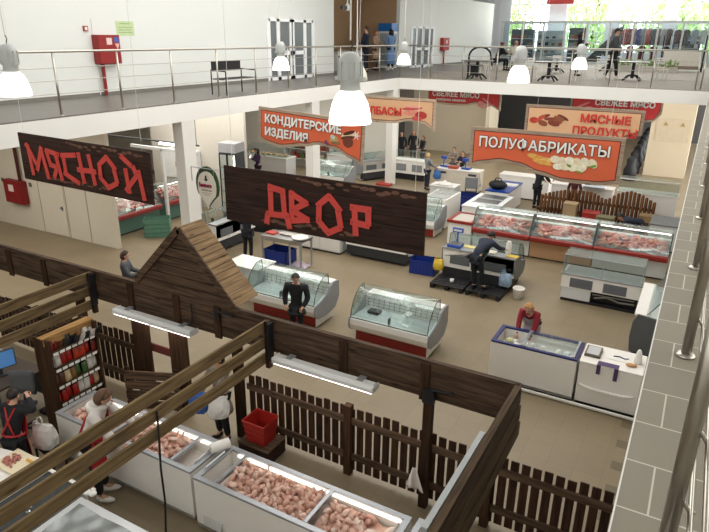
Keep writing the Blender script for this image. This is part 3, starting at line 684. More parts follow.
WAVE_A = [(0,.87),(.1,.79),(.22,.72),(.35,.76),(.5,.90),(.65,1.0),(.85,1.0),(1,.93)]
WAVE_B = [(0,.80),(.1,.88),(.22,.92),(.45,.80),(.6,.70),(.75,.74),(.9,.90),(1,1.0)]
WAVE_C = [(0,.78),(.3,.86),(.5,.86),(.72,.74),(.88,.80),(1,1.0)]
def smooth_wave(wv, n=28):
    out = []
    for i in range(n+1):
        u = i/n
        for (a, va), (c, vc) in zip(wv, wv[1:]):
            if a <= u <= c:
                f = (u-a)/(c-a); f = f*f*(3-2*f); out.append((u, va+(vc-va)*f)); break
    return out
def wave_sign(label, x0, x1, ztop, h, y, wave, face, frame, lines, pics, tilt=0, straight=False, textcol=WHITE, edge=None, ink='#5a1510'):
    w = x1-x0; t = thing('hanging_sign', label, 'sign', (x0, y, ztop)); t.rotation_euler = (0, tilt, 0)
    wv = wave if straight else smooth_wave(wave)
    def outline(m, yy0, yy1, mm, nm):
        pts = [(m, -m), (w-m, -m)] + [(min(max(u*w, m), w-m), -(v*h)+m) for u, v in wv[::-1]]
        b = MB(); b.prism(pts, 'y', yy0, yy1); b.build(nm, mm, t)
    outline(0, -.01, .03, frame, 'frame_board'); outline(.085, -.014, -.01, mat(ink, .6, noise=0), 'outline'); outline(.105, -.018, -.014, face, 'panel')
    for txt, sz, px, pz, bd in lines:
        if edge: text_mesh(txt, sz, mat(ink, .6, noise=0), t, (px, -.021, pz), FRONT, ring(.02), .001, 'lettering_edge')
        text_mesh(txt, sz, textcol, t, (px, -.040, pz), FRONT, ring(bd), .002)
    for k, (px, pz, rx, rz_, a, hexc) in enumerate(pics):
        b = MB(); b.M = Matrix.Translation((px, -.02-.0012*k, pz)) @ Matrix.Rotation(R(a), 4, 'Y'); b.ball((0,0,0), (rx,.003,rz_), 14, 8); b.build('food_print', mat(hexc, .6, noise=.25, nscale=14), t)
    wires(t, (w*.1, w*.9), 0, ztop)
    return t
FRAME = wood('#8d7a68', '#b3a08c', 'x', 'sign_frame'); ORANGE = mat('#d2623f', .55, noise=.03); PEACH = mat('#d2a680', .6, noise=.08, nscale=2); CRIM = mat('#c53a3c', .6, noise=.04)
dump = [(1.62+.14*i, -.60-.03*i, .17,.06, 12-6*i, c) for i, c in enumerate(('#e2b15c','#d99f4a','#e8bd6e'))]+[(1.75+.16*i, -.71-.02*i, .16,.055, 14, '#dba552') for i in range(2)]
dump += [(2.12+.17*i, -.62-.02*(i%2), .12,.09, 10*i, c) for i, c in enumerate(('#ece2c6','#e6dabc','#efe8d2','#e4d6b4','#efe6cc','#e8dcc0'))]+[(2.2+.18*i, -.78, .12,.08, -10*i, c) for i, c in enumerate(('#efe8d2','#e6dabc','#ece2c6','#efe6cc'))]+[(2.45,-.74,.06,.025,30,'#6f9a3c'),(2.98,-.7,.08,.03,-20,'#6f9a3c'),(2.7,-.86,.07,.025,10,'#7ea548')]
wave_sign('orange hanging sign reading ПОЛУФАБРИКАТЫ with dumplings pictured', -5.05, -1.46, 4.42, 1.14, 15.0, WAVE_A, ORANGE, FRAME, [('ПОЛУФАБРИКАТЫ', .335, .22, -.46, .007)], dump, R(-.2), edge=True)
cake = [(2.66,-.62,.14,.12,0,'#b7a06e'),(2.62,-.55,.09,.06,20,'#c9d3c0'),(2.72,-.7,.16,.05,0,'#8a6a48'),(3.12,-.42,.24,.09,-18,'#e2c9a0'),(3.1,-.5,.22,.06,-12,'#5b2f20'),(3.12,-.62,.17,.15,0,'#6f3a2a'),(3.14,-.36,.2,.05,-20,'#4a241a'),(3.38,-.40,.13,.022,0,'#f0d8d0'),(3.38,-.40,.13,.022,60,'#f0d8d0'),(3.38,-.40,.13,.022,120,'#f0d8d0'),(2.4,-.7,.05,.04,0,'#7c3a6a'),(2.46,-.76,.05,.04,0,'#7c3a6a')]
wave_sign('orange hanging sign reading КОНДИТЕРСКИЕ ИЗДЕЛИЯ with cakes pictured', -11.67, -8.05, 4.51, 1.2, 15.0, WAVE_B, ORANGE, FRAME, [('КОНДИТЕРСКИЕ', .32, .24, -.42, .012), ('ИЗДЕЛИЯ', .32, .24, -.80, .012)], cake, R(3.2), edge=True)
sau = [(.62+.2*i, -.36-.07*(i % 3), .2,.055, -18+14*i, c) for i, c in enumerate(('#6f2f22','#7d3a28','#8a4a30','#6f2f22'))]+[(.3,-.5,.15,.10,0,'#b23a2a'),(.6,-.58,.16,.09,15,'#8a4a30'),(.95,-.56,.2,.09,10,'#7d3a28'),(.5,-.44,.2,.05,-35,'#c04a38'),(1.1,-.4,.18,.07,20,'#8f5236')]
wave_sign('peach coloured hanging sign reading МЯСНЫЕ ПРОДУКТЫ in red', -5.24, -1.62, 4.45, 1.18, 21.0, [(0,.95),(.3,.95),(.72,.95),(1,.62)], PEACH, FRAME, [('МЯСНЫЕ', .34, 1.75, -.45, .012), ('ПРОДУКТЫ', .34, 1.55, -.84, .012)], sau, 0, True, mat('#c8392f', .6))
kol = [(2.55,-.36,.42,.06,-6,'#c0504a'),(2.5,-.52,.3,.1,-4,'#d98a78'),(2.9,-.58,.24,.14,0,'#a8342c'),(2.6,-.3,.3,.04,0,'#e8a090'),(2.75,-.7,.22,.08,0,'#c0504a')]
wave_sign('peach coloured hanging sign reading КОЛБАСЫ with sausages pictured', -11.9, -8.45, 4.41, 1.1, 21.0, WAVE_C, PEACH, FRAME, [('КОЛБАСЫ', .365, .28, -.64, .016)], kol, 0, False, mat('#c8392f', .6))
fan = [(2.55,-.72,.16,.14,0,'#d98a86'),(2.85,-.62,.3,.04,35,'#d98a86'),(2.85,-.8,.3,.04,-20,'#d98a86')]
for lab, x0, v in (('crimson hanging sign reading СВЕЖЕЕ МЯСО above the three standing people', -11.3, 0), ('crimson hanging sign reading СВЕЖЕЕ МЯСО near the beige block wall', -4.95, 1)):
    wave_sign(lab, x0, x0+3.45, 4.46, .98 if not v else 1.1, 27.0, WAVE_C if not v else [(0,.62),(.3,.66),(.62,.68),(.72,.98),(.93,.9),(1,.62)], CRIM, FRAME, [('СВЕЖЕЕ МЯСО', .30, .25 if not v else .95, -.47, .012), ('говядина свинина', .16, .45 if not v else 1.2, -.66, .004)], fan if not v else [(.5,-.5,.3,.04,-25,'#d98a86'),(.75,-.6,.15,.06,0,'#d98a86')], 0, bool(v))
# heart shaped shop sign on the column
t = thing('bracket_sign', 'heart shaped white sign with green leaves hung from the column', 'sign', (-11.36, 12.2, 2.12)); t.scale = (.86, 1, .86)
b = MB(); pts = [(.36*math.sin(a)*(1-.12*math.cos(a)) , .45+.52*(-math.cos(a)) + (.14*abs(math.sin(a/2)))) for a in [6.283*k/26 for k in range(26)]]
pts = [(x*(1 if z > .35 else max(.1, (z+.08)/.43)), z) for x, z in pts]
b.prism(pts, 'y', -.02, .02); b.build('plate', mat('#d8d2c6', .5), t)
b = MB(); b.prism([(x*1.3, .5+(z-.45)*1.16) for x, z in pts], 'y', .021, .05); b.build('leaf_border', mat('#35502f', .6, noise=.3, nscale=12), t)
text_mesh('Santore', .2, mat('#8e2340', .5), t, (-.30,-.024,.62), FRONT, ring(.005), sx=.82)
text_mesh('мясной дом', .07, mat('#8a7f72', .5), t, (-.2,-.024,.5), FRONT); b = MB(); b.box(-.2,.2,-.024,-.02,.42,.435); b.box(-.12,.12,-.024,-.02,.36,.375); b.build('text_rule', mat('#8a7f72', .5), t)
b = MB(); b.ball((0,-.022,.86),(.07,.004,.05)); b.ball((0,-.022,.94),(.04,.004,.06)); b.build('emblem', mat('#34332c', .5), t)
b = MB(); b.tube([(-.6,0,1.2),(.55,0,1.2)], .014); b.tube([(-.6,0,1.2),(-.6,0,.75)], .014); b.tube([(-.3,0,1.2),(-.3,0,.9)], .006); b.tube([(.3,0,1.2),(.3,0,.9)], .006); b.build('bracket', ALU, t)

# ================================================================ PENDANT LAMPS
SHADE = glow('#fffdf6', 2.2, 'lit_shade'); CASTM = mat('#aeb1af', .5, metal=.1, noise=.05)
lp = None
def lamp(x, y, label, s=1):
    global lp
    z = 5.58
    if lp is not None: return copy_tree(lp, (x,y,z), 0, label, 'pendant lamps over the hall')
    t = lp = thing('pendant_lamp', label, 'lamp', (x,y,z), 0, 'pendant lamps over the hall')
    b = MB(); b.lathe([(.235,.0),(.24,.02),(.225,.12),(.20,.22),(.155,.31),(.10,.36),(.085,.36),(.15,.30),(.185,.2),(.21,.1),(.228,.02)], seg=28); b.build('shade', SHADE, t, True)
    b = MB(); b.lathe([(.05,.16),(.07,.2),(.06,.28),(.03,.34)], seg=14); b.build('bulb', glow('#fffdf6', 8), t, True)
    b = MB(); b.lathe([(.10,.35),(.115,.36),(.105,.45),(.125,.46),(.13,.5),(.13,.6),(.12,.68),(.08,.745),(.02,.76)], seg=22); b.build('housing', CASTM, t, True)
    b = MB()
    for k in range(10):
        a = .628*k; b.bar((.115*math.cos(a),.115*math.sin(a),.48),(.115*math.cos(a),.115*math.sin(a),.66),.02,.05,(math.cos(a),math.sin(a),0))
    b.box(-.18,-.12,-.035,.035,.46,.5); b.box(.12,.18,-.035,.035,.46,.5); b.build('cooling_fin', CASTM, t)
    b = MB(); b.tube([(0,0,.75),(.012,0,.80),(.03,0,.83),(.012,0,.86),(0,0,.88)], .008, 6); b.build('hook', DGREY, t)
    b = MB(); b.tube([(0,0,.87),(0,0,CEIL-z)], .009, 6); b.build('cord', mat('#d0cdc6', .6), t)
    return t
LP = [(-3.48,6.11,'big white pendant lamp in front of the КОНДИТЕРСКИЕ sign'), (-9.38,6.0,'pendant lamp with white shade over the МЯСНОЙ sign corner'), (-10.58,14.67,'pendant lamp in front of the glazed gallery doors beside the black bench'),
      (-9.47,20.37,'small pendant lamp over the white wall past the robed woman'), (-3.71,13.92,'pendant lamp above the ПОЛУФАБРИКАТЫ sign'), (-3.76,21.17,'small pendant lamp in front of the woman in black on the gallery')]
for x, y, l in LP: lamp(x, y, l)
t = thing('unlit_pendant', 'unlit cream dome lamp half hidden behind the big white pendant', 'lamp', (-7.9, 14.2, 5.44))
b = MB(); b.lathe([(.27,.0),(.27,.06),(.24,.2),(.17,.33),(.08,.4),(.03,.42)], seg=24); b.build('shade', mat('#cfccba', .5), t, True)
b = MB(); b.tube([(0,0,.4),(0,0,CEIL-5.44)], .009, 6); b.build('cord', WHITE, t)
# ================================================================ REFRIGERATED CASES
def curved_case(label, x0, x1, y0, rz=0, base=RED, endm=GREY, front=LACQ, back_vents=False, glass_h=1.24, d=.95, tray_m=None, cx=None, name='display_case', feet=False):
    """curved glass counter; its customers' side faces local -Y, y runs 0..d"""
    w = (x1-x0)/2; t = thing(name, label, 'display case', ((x0+x1)/2, y0, 0), rz)
    b = MB(); b.box(-w+.1, w-.12, .06, d-.12, .03, .30); b.build('base', base, t)
    b = MB(); b.box(w-.12, w-.10, .06, d-.12, .03, .30); b.build('base_end', LACQ, t)
    b = MB(); b.prism([(.02,.28),(-.09,.36),(-.13,.48),(-.11,.60),(-.02,.64),(.02,.60),(.6,.60),(.66,.90),(d-.25,.93),(d,.93),(d,.5),(d-.2,.28)], 'x', -w+.04, w-.04); b.build('body', front, t)
    for s_ in (-1, 1):
        b = MB(); b.prism([(.03,.27),(-.10,.35),(-.15,.48),(-.12,.64),(.1,.68),(.36,.76),(.56,.92),(.72,.99),(d,.97),(d+.02,.55),(d-.16,.30),(.4,.24)], 'x', s_*w-(.04 if s_ > 0 else 0), s_*w+(0 if s_ > 0 else .04)); b.build('end_panel', endm, t, bevel=.012)
    b = MB(); b.box(-w+.05, w-.05, .0, .60, .605, .62); b.build('tray', tray_m or mat('#cfd6d6', .25, metal=.2, noise=.04), t)
    b = MB()
    for k in range(14):
        x = -w+.12+(2*w-.24)*k/13; b.bar((x,.612,.66),(x,.652,.86),.012,.01)
    for z in (.68,.75,.82): b.box(-w+.06, w-.06, .60+(z-.62)*.2, .612+(z-.62)*.2, z, z+.008)
    b.build('air_grille', MIDGREY, t)
    b = MB(); b.box(-w+.06, w-.06, .66, d-.02, .93, .965); b.build('rear_shelf', LACQ, t, bevel=.008)
    g = [(-.11,.63),(-.06,.82),(.03,.99),(.15,1.12),(.30,glass_h-.02),(.52,glass_h)]
    b = MB(); b.strip(g, 'x', -w+.05, w-.05, .008); b.build('front_glass', GLASSC, t, True)
    for s_ in (-1, 1):
        b = MB(); b.prism(g+[(.56,.95),(.36,.78),(.1,.69),(-.1,.65)], 'x', s_*(w-.05)-.003, s_*(w-.05)+.003); gg = b.build('side_glass', GLASSC, t)
        b = MB(); b.tube([(s_*(w-.05), y, z+.004) for y, z in g]+[(s_*(w-.05),.56,.97)], .009, 5); b.build('edge_trim', DGREY, gg)
    b = MB(); b.box(-w+.05, w-.05, -.115, -.105, .632, .65); b.build('front_trim', DGREY, t)
    b = MB(); b.box(-.004, .004, -.10, .02, .64, .80); b.build('glass_joint', DGREY, t)
    if back_vents:
        for cx_ in (-.48, .48):
            b = MB(); b.box(cx_*w-.29, cx_*w+.29, d, d+.015, .52, .76); b.build('vent_panel', mat('#5f6366', .6), t)
        b = MB(); b.box(-w+.04, w-.04, d-.25, d-.04, .08, .40); b.build('machine_bay', mat('#303234', .5), t); b = MB(); b.box(-w+.03, w-.03, d-.1, d, .40, .93); b.build('rear_panel', front, t)
        b = MB(); b.box(-w, w, d-.3, d+.03, .93, .97); b.build('worktop', ALU, t)
    return t
curved_case('empty curved glass case with red base standing by itself in the hall', -6.15, -4.2, 10.9)
curved_case('empty curved glass case with red base beside the man in black', -9.1, -7.05, 10.95)
b = MB(); b.box(-.14,.14,-.1,.1,0,.07); o = tag(b.build('black_tray', BLACK, loc=(-5.75,11.28,.624), bevel=.01), 'small black tray inside the empty curved glass case', 'tray')
t = thing('white_counter', 'plain white counter box beyond the gable, joining the curved case', 'counter', (-9.75, 11.9, 0))
b = MB(); b.box(-.5,.55,-.42,.3,.08,.9); b.build('body', LACQ2, t); b = MB(); b.box(-.53,.58,-.45,.33,.9,.93); b.build('top', LACQ, t); b = MB(); b.box(-.46,.5,-.38,.27,0,.08); b.build('plinth', BLACK, t)
b = MB(); b.sheet(lambda u, v: (-.3+.5*u,-.5-.02*v,.55+.7*v), 4, 4); b.M = Matrix.Identity(4); o = b.build('glass_guard', GLASSC, t)

# worker's counter (seen from behind) and everything on it
curved_case('white serving counter with grey vents where the capped worker bends over', -5.82, -3.72, 16.5, R(180), base=BLACK, endm=MIDGREY, back_vents=True, d=.98)
for x, lab in ((-5.35,'black pallet holding a white cup by the serving counter'), (-4.33,'black pallet under the feet of the capped worker')):
    t = thing('pallet', lab, 'pallet', (x, 15.18, 0))
    for k in range(6):
        b = MB(); b.box(-.48,.48,-.44+.15*k,-.44+.15*k+.12,.12,.145); b.build('deck_board', BLACK, t)
    for k in (-.42,0,.42):
        b = MB(); b.box(k-.05,k+.05,-.44,.44,0,.12); b.build('runner', BLACK, t)
def scale_box(label, loc, rz):
    t = thing('shop_scale', label, 'scale', loc, rz)
    b = MB(); b.box(-.2,.2,-.17,.17,.0,.08); b.build('body', mat('#2d4fa6', .4), t, bevel=.015)
    b = MB(); b.box(-.18,.18,-.15,.15,.085,.1); b.build('pan', STEEL, t)
    b = MB(); b.box(-.02,.02,.13,.16,.0,.4); b.box(-.15,.15,.1,.18,.38,.5); b.build('display_head', mat('#2d4fa6', .4), t)
    b = MB(); b.box(-.12,.12,.095,.1,.41,.47); b.build('display', mat('#c8d0d4', .2), t)
    return t
scale_box('blue shop scale at the end of the serving counter', (-5.5, 15.72, .97), 0)
b = MB(); b.lathe([(.07,0),(.075,.02),(.075,.3),(.05,.34),(.05,.36)], seg=16); tag(b.build('paper_towel_roll', WHITE, None, True, loc=(-4.03,15.85,.97)), 'upright white paper roll on the serving counter', 'paper roll')
b = MB(); b.box(-.22,.22,-.14,.14,0,.03); tag(b.build('cutting_board', mat('#ddd6c4', .5), loc=(-4.55,15.72,.97), bevel=.01), 'white cutting board under the hands of the capped worker', 'cutting board')
b = MB(); b.box(-.16,.16,-.1,.1,0,.03); tag(b.build('yellow_packet', mat('#cfae48', .5, noise=.15), loc=(-3.86,15.66,.97), bevel=.01), 'yellow packet on the end of the serving counter', 'packet')
b = MB(); b.box(-.2,.2,-.1,.1,0,.025); tag(b.build('price_sheet', mat('#d8c98a', .6, noise=.2), loc=(-5.1,15.85,.97)), 'yellowish paper sheet beside the blue scale', 'paper')
carrier_bag('yellow bag hanging on the end of the serving counter', (-5.85, 15.40, .3), 0, .85, mat('#c9a92f', .5, noise=.1))
carrier_bag('blue and white bag hanging below the worker counter end', (-3.92, 15.40, .2), 0, 1.0, mat('#8fa6bd', .5, noise=.3, nscale=9))
t = thing('bucket', 'white bucket on the floor beside the black pallet', 'bucket', (-3.5, 15.25, 0))
b = MB(); b.lathe([(.12,.0),(.15,.26),(.165,.28),(.15,.3),(.135,.28),(.11,.02)], seg=20); b.build('pail', LACQ, t, True)
b = MB(); b.tube([(.16*math.cos(a), .16*math.sin(a)*.4-.06, .27-.09*abs(math.sin(a))) for a in [3.14*k/10 for k in range(11)]], .006, 5); b.build('handle', GREY, t)
b = MB(); b.lathe([(.05,0),(.06,.1),(.05,.1),(.04,.01)], seg=14); tag(b.build('white_cup', LACQ, None, True, loc=(-5.3,15.05,.147)), 'white cup on the empty black pallet', 'cup')
# flat white counter with two vents near the ledge
t = thing('rear_counter', 'white glass counter showing two grey vents beside the stone ledge', 'display case', (-1.58, 15.72, 0))
w = .96
b = MB(); b.box(-w,w,0,.8,.38,.74); b.build('body', LACQ, t, bevel=.008)
b = MB(); b.box(-w+.03,-.2,.02,.78,.08,.38); b.build('front_panel', LACQ2, t)
b = MB(); b.box(-.2,w-.05,.1,.78,.12,.38); b.box(-w+.03,w-.03,.03,.75,0,.08); b.build('machine_bay', BLACK, t)
b = MB(); b.tube([(-.1,.06,.2),(.2,.05,.28),(.5,.06,.2),(w-.1,.06,.22)], .025); b.tube([(-.15,.05,.3),(.85,.05,.31)], .018); b.build('pipe', mat('#77716a', .5), t)
for x in (-.46, .36):
    b = MB(); b.box(x-.28,x+.28,-.012,0,.42,.67); b.build('vent_panel', mat('#62656a', .6), t)
b = MB(); b.box(-w-.03,w+.03,-.02,.2,.74,.77); b.build('rear_shelf', ALU, t)
b = MB(); b.box(-w,w,.02,.026,.77,1.26); b.box(-w,w,.02,.75,1.255,1.263); b.box(-w,-w+.006,.02,.75,.77,1.26); b.box(w-.006,w,.02,.75,.77,1.26); b.build('glass_hood', GLASSD, t)
b = MB()
for x in (-w,0,w-.02): b.box(x,x+.02,.015,.03,.77,1.27)
b.box(-w,w,.01,.03,1.255,1.275); b.build('hood_frame', ALU, t)
b = MB(); b.box(-w+.05,w-.05,.22,.75,.74,.75); b.build('deck', mat('#9a9c9c', .4), t)
# counter seen end on, close under the ledge
t = thing('end_counter', 'counter seen end on with white top and dark end panel, under the ledge', 'display case', (-.32, 14.5, 0))
b = MB(); b.prism([(-.24,.1),(.2,.1),(.2,.95),(-.18,1.0),(-.26,.8),(-.28,.45)], 'y', -1.15, -1.1); b.build('end_panel', mat('#55585a', .6), t, bevel=.01)
b = MB(); b.box(-.22,.2,-1.1,.9,.08,.96); b.build('body', LACQ2, t)
b = MB(); b.box(-.25,.03,-1.12,.92,.96,1.0); b.build('top', LACQ, t)
b = MB(); b.prism([(-.02,1.0),(.0,1.0),(.22,1.32),(.2,1.32)], 'y', -1.1, .9); b.build('glass', GLASSC, t)
b = MB(); b.tube([(-.01,-1.1,1.0),(.21,-1.1,1.32),(.21,.9,1.32)], .01, 5); b.build('glass_frame', DGREY, t)
b = MB(); b.box(-.2,.18,-1.05,.85,0,.08); b.build('plinth', BLACK, t)

# chest freezers of the red jacketed seller
t = chest('white chest freezer with dark blue rim the woman in red reaches into', -2.91, -1.27, 10.82, 11.62, h=.9, rim=mat('#20265e', .4), led=False, floor_z=.6)
b = MB(); b.sheet(lambda u, v: (-.2+.95*u, -.36+.72*v, .905+.05*math.sin(math.pi*v)), 6, 6); b.build('sliding_lid', GLASSC, t, True)
b = MB(); b.box(-.24,-.18,-.37,.37,.89,.93); b.build('lid_frame', ALU, t); b = MB(); b.box(.72,.76,-.37,.37,.89,.93); b.build('lid_frame', ALU, t)
q = random.Random(4)
bagm = [MB().ball((0,0,0),(.09,.07,.05),9,6).mesh('frozen_pack', mat(c, .3, noise=.2, nscale=14), True) for c in ('#e9e6df','#cfd3d2','#c9c79a')]
heap('frozen_pack', bagm, -2.8,-1.95, 10.95,11.5, lambda x, y: .68, .15, 'frozen pack in the open bay the woman in red reaches into', 'packet', 'frozen packs in the open bay', seed=6, sc=(.8,1.1))
heap('frozen_pack', bagm, -1.82,-1.4, 10.95,11.5, lambda x, y: .68, .15, 'frozen pack under the curved glass lid of the blue rimmed freezer', 'packet', 'frozen packs under the glass lid', seed=7, sc=(.8,1.1))
t = thing('ice_freezer', 'white bow fronted freezer with papers on top beside the ledge', 'freezer', (-.68, 11.22, 0))
b = MB(); b.box(-.54,.53,-.4,.4,.06,.88); b.build('body', LACQ, t, bevel=.012)
b = MB(); b.box(-.55,.54,-.41,.41,.88,.91); b.build('top', LACQ, t, bevel=.008)
b = MB(); b.prism([(-.5,.46),(-.3,.42),(.25,.42),(.46,.46),(.3,.36),(-.3,.36)], 'y', -.46, -.4); b.build('front_lip', LACQ, t, bevel=.01)
b = MB(); b.box(-.52,.51,-.38,.38,0,.06); b.build('plinth', BLACK, t)
b = MB(); b.box(-.24,-.17,-.415,-.408,.72,.91); b.box(.06,.13,-.415,-.408,.66,.91); b.box(-.24,.13,-.41,-.24,.91,.913); b.build('purple_tape', mat('#4c3d63', .6), t)
b = MB(); b.box(-.22,.22,-.16,.16,0,.004); tag(b.build('paper_sheet', WHITE, loc=(-.62,11.3,.914)), 'white papers lying on the bow fronted freezer', 'paper')
b = MB(); b.tube([(-.1,0,.006),(0,.03,.008),(.1,-.02,.008),(.16,.02,.006)], .012, 6); tag(b.build('pen_mark', NAVY, loc=(-.6,11.28,.918)), 'dark blue cord lying on the white papers', 'cord')
b = MB(); b.lathe([(.07,0),(.075,.02),(.05,.2),(.03,.26),(.02,.27)], seg=14); tag(b.build('wrapped_roll', WHITE, None, True, loc=(-.28,11.25,.912)), 'upright white paper bundle at the ledge end of the freezer', 'paper roll')
b = MB(); b.ball((0,0,.03),(.09,.05,.03)); b.ball((.07,.02,.03),(.04,.04,.03)); tag(b.build('bread_roll', mat('#c99a6c', .7, noise=.2), None, True, loc=(-.38,11.05,.912)), 'small pastry beside the white paper bundle', 'pastry')
t = thing('glass_tray', 'black framed glass tray between the blue rimmed freezer and the papers', 'tray', (-1.05, 11.25, .912))
b = MB(); b.box(-.14,.14,-.2,.2,0,.05); b.build('frame', mat('#5a5346', .4), t); b = MB(); b.box(-.11,.11,-.17,.17,.05,.055); b.build('glass', STEEL, t)
b = MB(); b.box(-2.25,-.12,10.68,10.72,.03,.08); tag(b.build('floor_rail', WHITE, bevel=.008), 'low white rail along the floor in front of the freezers', 'rail')

# ================================================================ MEAT STALL
def meat_mesh(seed):
    q = random.Random(seed); b = MB()
    if seed % 3 == 0: b.ball((0,0,0), (.085,.055,.03), 9, 6)
    elif seed % 3 == 1: b.ball((0,0,0), (.06,.06,.04), 9, 6); b.ball((.05,.02,.0), (.04,.035,.03), 8, 5)
    else: b.tube([(-.09,0,0),(-.04,.02,.01),(.03,-.015,.01),(.09,.01,0)], [.018,.032,.03,.014], 8)
    for v in b.bm.verts: v.co += Vector((q.uniform(-1,1), q.uniform(-1,1), q.uniform(-1,1)))*.006
    return b.mesh('meat_cut', MEAT, True)
MM = [meat_mesh(k) for k in range(6)]
def meat_case(label, x0, x1, y0, rz=0, bumper=RED, base=LACQ2, top=True, H=1.34):
    w = (x1-x0)/2; t = thing('meat_case', label, 'display case', ((x0+x1)/2, y0, 0), rz)
    b = MB(); b.box(-w,w,.08,.9,.05,.58); b.build('base', base, t); b = MB(); b.box(-w+.05,w-.05,.12,.86,0,.05); b.build('plinth', BLACK, t)
    b = MB(); b.prism([(-.08,.58),(-.1,.64),(-.1,.72),(-.06,.76),(.02,.76),(.05,.58)], 'x', -w, w); b.build('bumper', bumper, t)
    b = MB(); b.prism([(.0,.58),(.9,.58),(.9,1.0),(.7,1.0),(.66,.97),(.0,.73)], 'x', -w+.01, w-.01); b.build('deck', mat('#8d8f90', .4), t)
    for s_ in (-1, 1):
        b = MB(); b.prism([(-.06,.74),(.22,1.22),(.34,H-.02),(.9,H-.1),(.9,.6),(0,.6)], 'x', s_*w-.012*(s_ > 0)-.0, s_*w+.012*(s_ < 0)); b.build('side_glass', GLASSC, t)
        b = MB(); b.tube([(s_*w,-.06,.74),(s_*w,.22,1.22),(s_*w,.34,H)], .016, 6); b.build('end_frame', DGREY, t)
    b = MB(); b.strip([(-.06,.75),(.08,1.02),(.22,1.22),(.36,H)], 'x', -w+.01, w-.01, .008); b.build('front_glass', GLASSC, t, True)
    b = MB(); b.box(-w,w,.34,.74,H-.02,H+.01); b.build('top_shelf', GLASSD, t); b = MB(); b.box(-w,w,.7,.9,.98,1.02); b.build('rear_shelf', LACQ, t)
    b = MB(); b.tube([(-w+.05,.4,H-.05),(w-.05,.4,H-.05)], .018, 6); b.build('light_tube', glow('#ffe9e4', 5), t)
    return t
for k, (x0, x1, who) in enumerate(((-5.95,-4.11,'behind the capped worker'), (-4.08,-2.23,'with the beige panel below it'), (-2.2,-.2,'nearest the stone ledge'))):
    meat_case('lit glass meat case with red bumper %s' % who, x0, x1, 18.55, base=LACQ2 if k != 1 else mat('#b08a66', .6, noise=.06))
    heap('meat_cut', MM, x0+.12, x1-.1, 18.62, 19.15, lambda x, y: .80+.40*(y-18.6), .115, 'piece of raw meat in the lit case %s' % who, 'meat', 'raw meat in the case %s' % who, seed=20+k, skip=.04, tilt=.5, sc=(1.25,1.75))
t = thing('corner_counter', 'white counter with red edged glass top at the corner of the meat stall', 'counter', (-6.4, 18.95, 0))
b = MB(); b.box(-.4,.4,-.4,.7,.05,.78); b.build('body', LACQ, t); b = MB(); b.box(-.36,.36,-.36,.66,0,.05); b.build('plinth', BLACK, t)
b = MB()
for a in ((-.44,.44,-.44,-.34),(-.44,.44,.64,.74),(-.44,-.34,-.34,.64),(.34,.44,-.34,.64)): b.box(*a,.78,.86)
b.build('red_edge', RED, t); b = MB(); b.box(-.34,.34,-.34,.64,.83,.84); b.build('glass_top', mat('#a59c8e', .2), t)
curved_case('curved glass case with red base and white lidded top at the end of ДВОР sign', -9.3, -7.35, 18.9, glass_h=1.3)
b = MB(); b.ball((0,0,0),(.2,.14,.1)); tag(b.build('white_bundle', WHITE, None, True, loc=(-7.75,19.25,.72)), 'white wrapped bundle inside the curved case past the sign', 'bundle')
t = thing('lidded_freezer', 'white freezer with two dark sliding lids behind the curved case', 'freezer', (-7.9, 20.75, 0))
b = MB(); b.box(-.45,.45,-.75,.75,.05,1.1); b.build('body', LACQ, t, bevel=.01); b = MB(); b.box(-.4,.4,-.7,.7,0,.05); b.build('plinth', BLACK, t)
for y0, y1 in ((-.68,-.04),(.04,.68)):
    b = MB(); b.box(-.38,.38,y0,y1,1.1,1.115); b.build('sliding_lid', mat('#5f6a62', .15), t)
# behind the ДВОР sign: cabinets, serving counter, crates, steel table
t = thing('base_cabinet', 'white two door cabinet showing below the ДВОР sign', 'cabinet', (-10.05, 15.75, 0))
b = MB(); b.box(-.75,.75,0,.6,.06,.86); b.build('body', LACQ2, t); b = MB(); b.box(-.78,.78,-.03,.62,.86,.9); b.build('worktop', DGREY, t)
for s_ in (-1, 1):
    b = MB(); b.box(s_*.375-.36,s_*.375+.36,-.02,0,.1,.84); d = b.build('door', LACQ, t); b = MB(); b.box(-s_*-.0+s_*.06-.01,s_*.06+.01,-.04,-.02,.6,.72); b.build('handle', DGREY, d)
b = MB(); b.box(-.72,.72,.04,.56,0,.06); b.build('plinth', BLACK, t)
curved_case('white serving counter seen from behind below the ДВОР sign', -9.15, -7.02, 16.75, R(180), base=BLACK, endm=LACQ2, back_vents=True)
def crate(label, loc, rz, w, d, h, m, name='plastic_crate'):
    t = thing(name, label, 'crate', loc, rz)
    b = MB(); th = .015; b.box(-w,w,-d,d,0,.02)
    for a in ((-w,w,-d,-d+th),(-w,w,d-th,d),(-w,-w+th,-d,d),(w-th,w,-d,d)): b.box(*a,0,h)
    b.build('tub', m, t)
    b = MB(); b.box(-w-.012,w+.012,-d-.012,-d+th,h-.03,h); b.box(-w-.012,w+.012,d-th,d+.012,h-.03,h); b.box(-w-.012,-w+th,-d,d,h-.03,h); b.box(w-th,w+.012,-d,d,h-.03,h); b.build('rim', m, t)
    b = MB()
    for k in range(7):
        x = -w+.06+(2*w-.12)*k/6; b.box(x-.01,x+.01,-d-.01,-d,.03,h-.03)
    b.build('rib', m, t)
    return t
crate('blue plastic crate at the bottom corner of the ДВОР sign', (-6.42,15.75,0), R(4), .38, .26, .42, BLUE)
crate('blue plastic crate under the steel table', (-10.55,14.3,.02), 0, .4, .28, .42, BLUE)
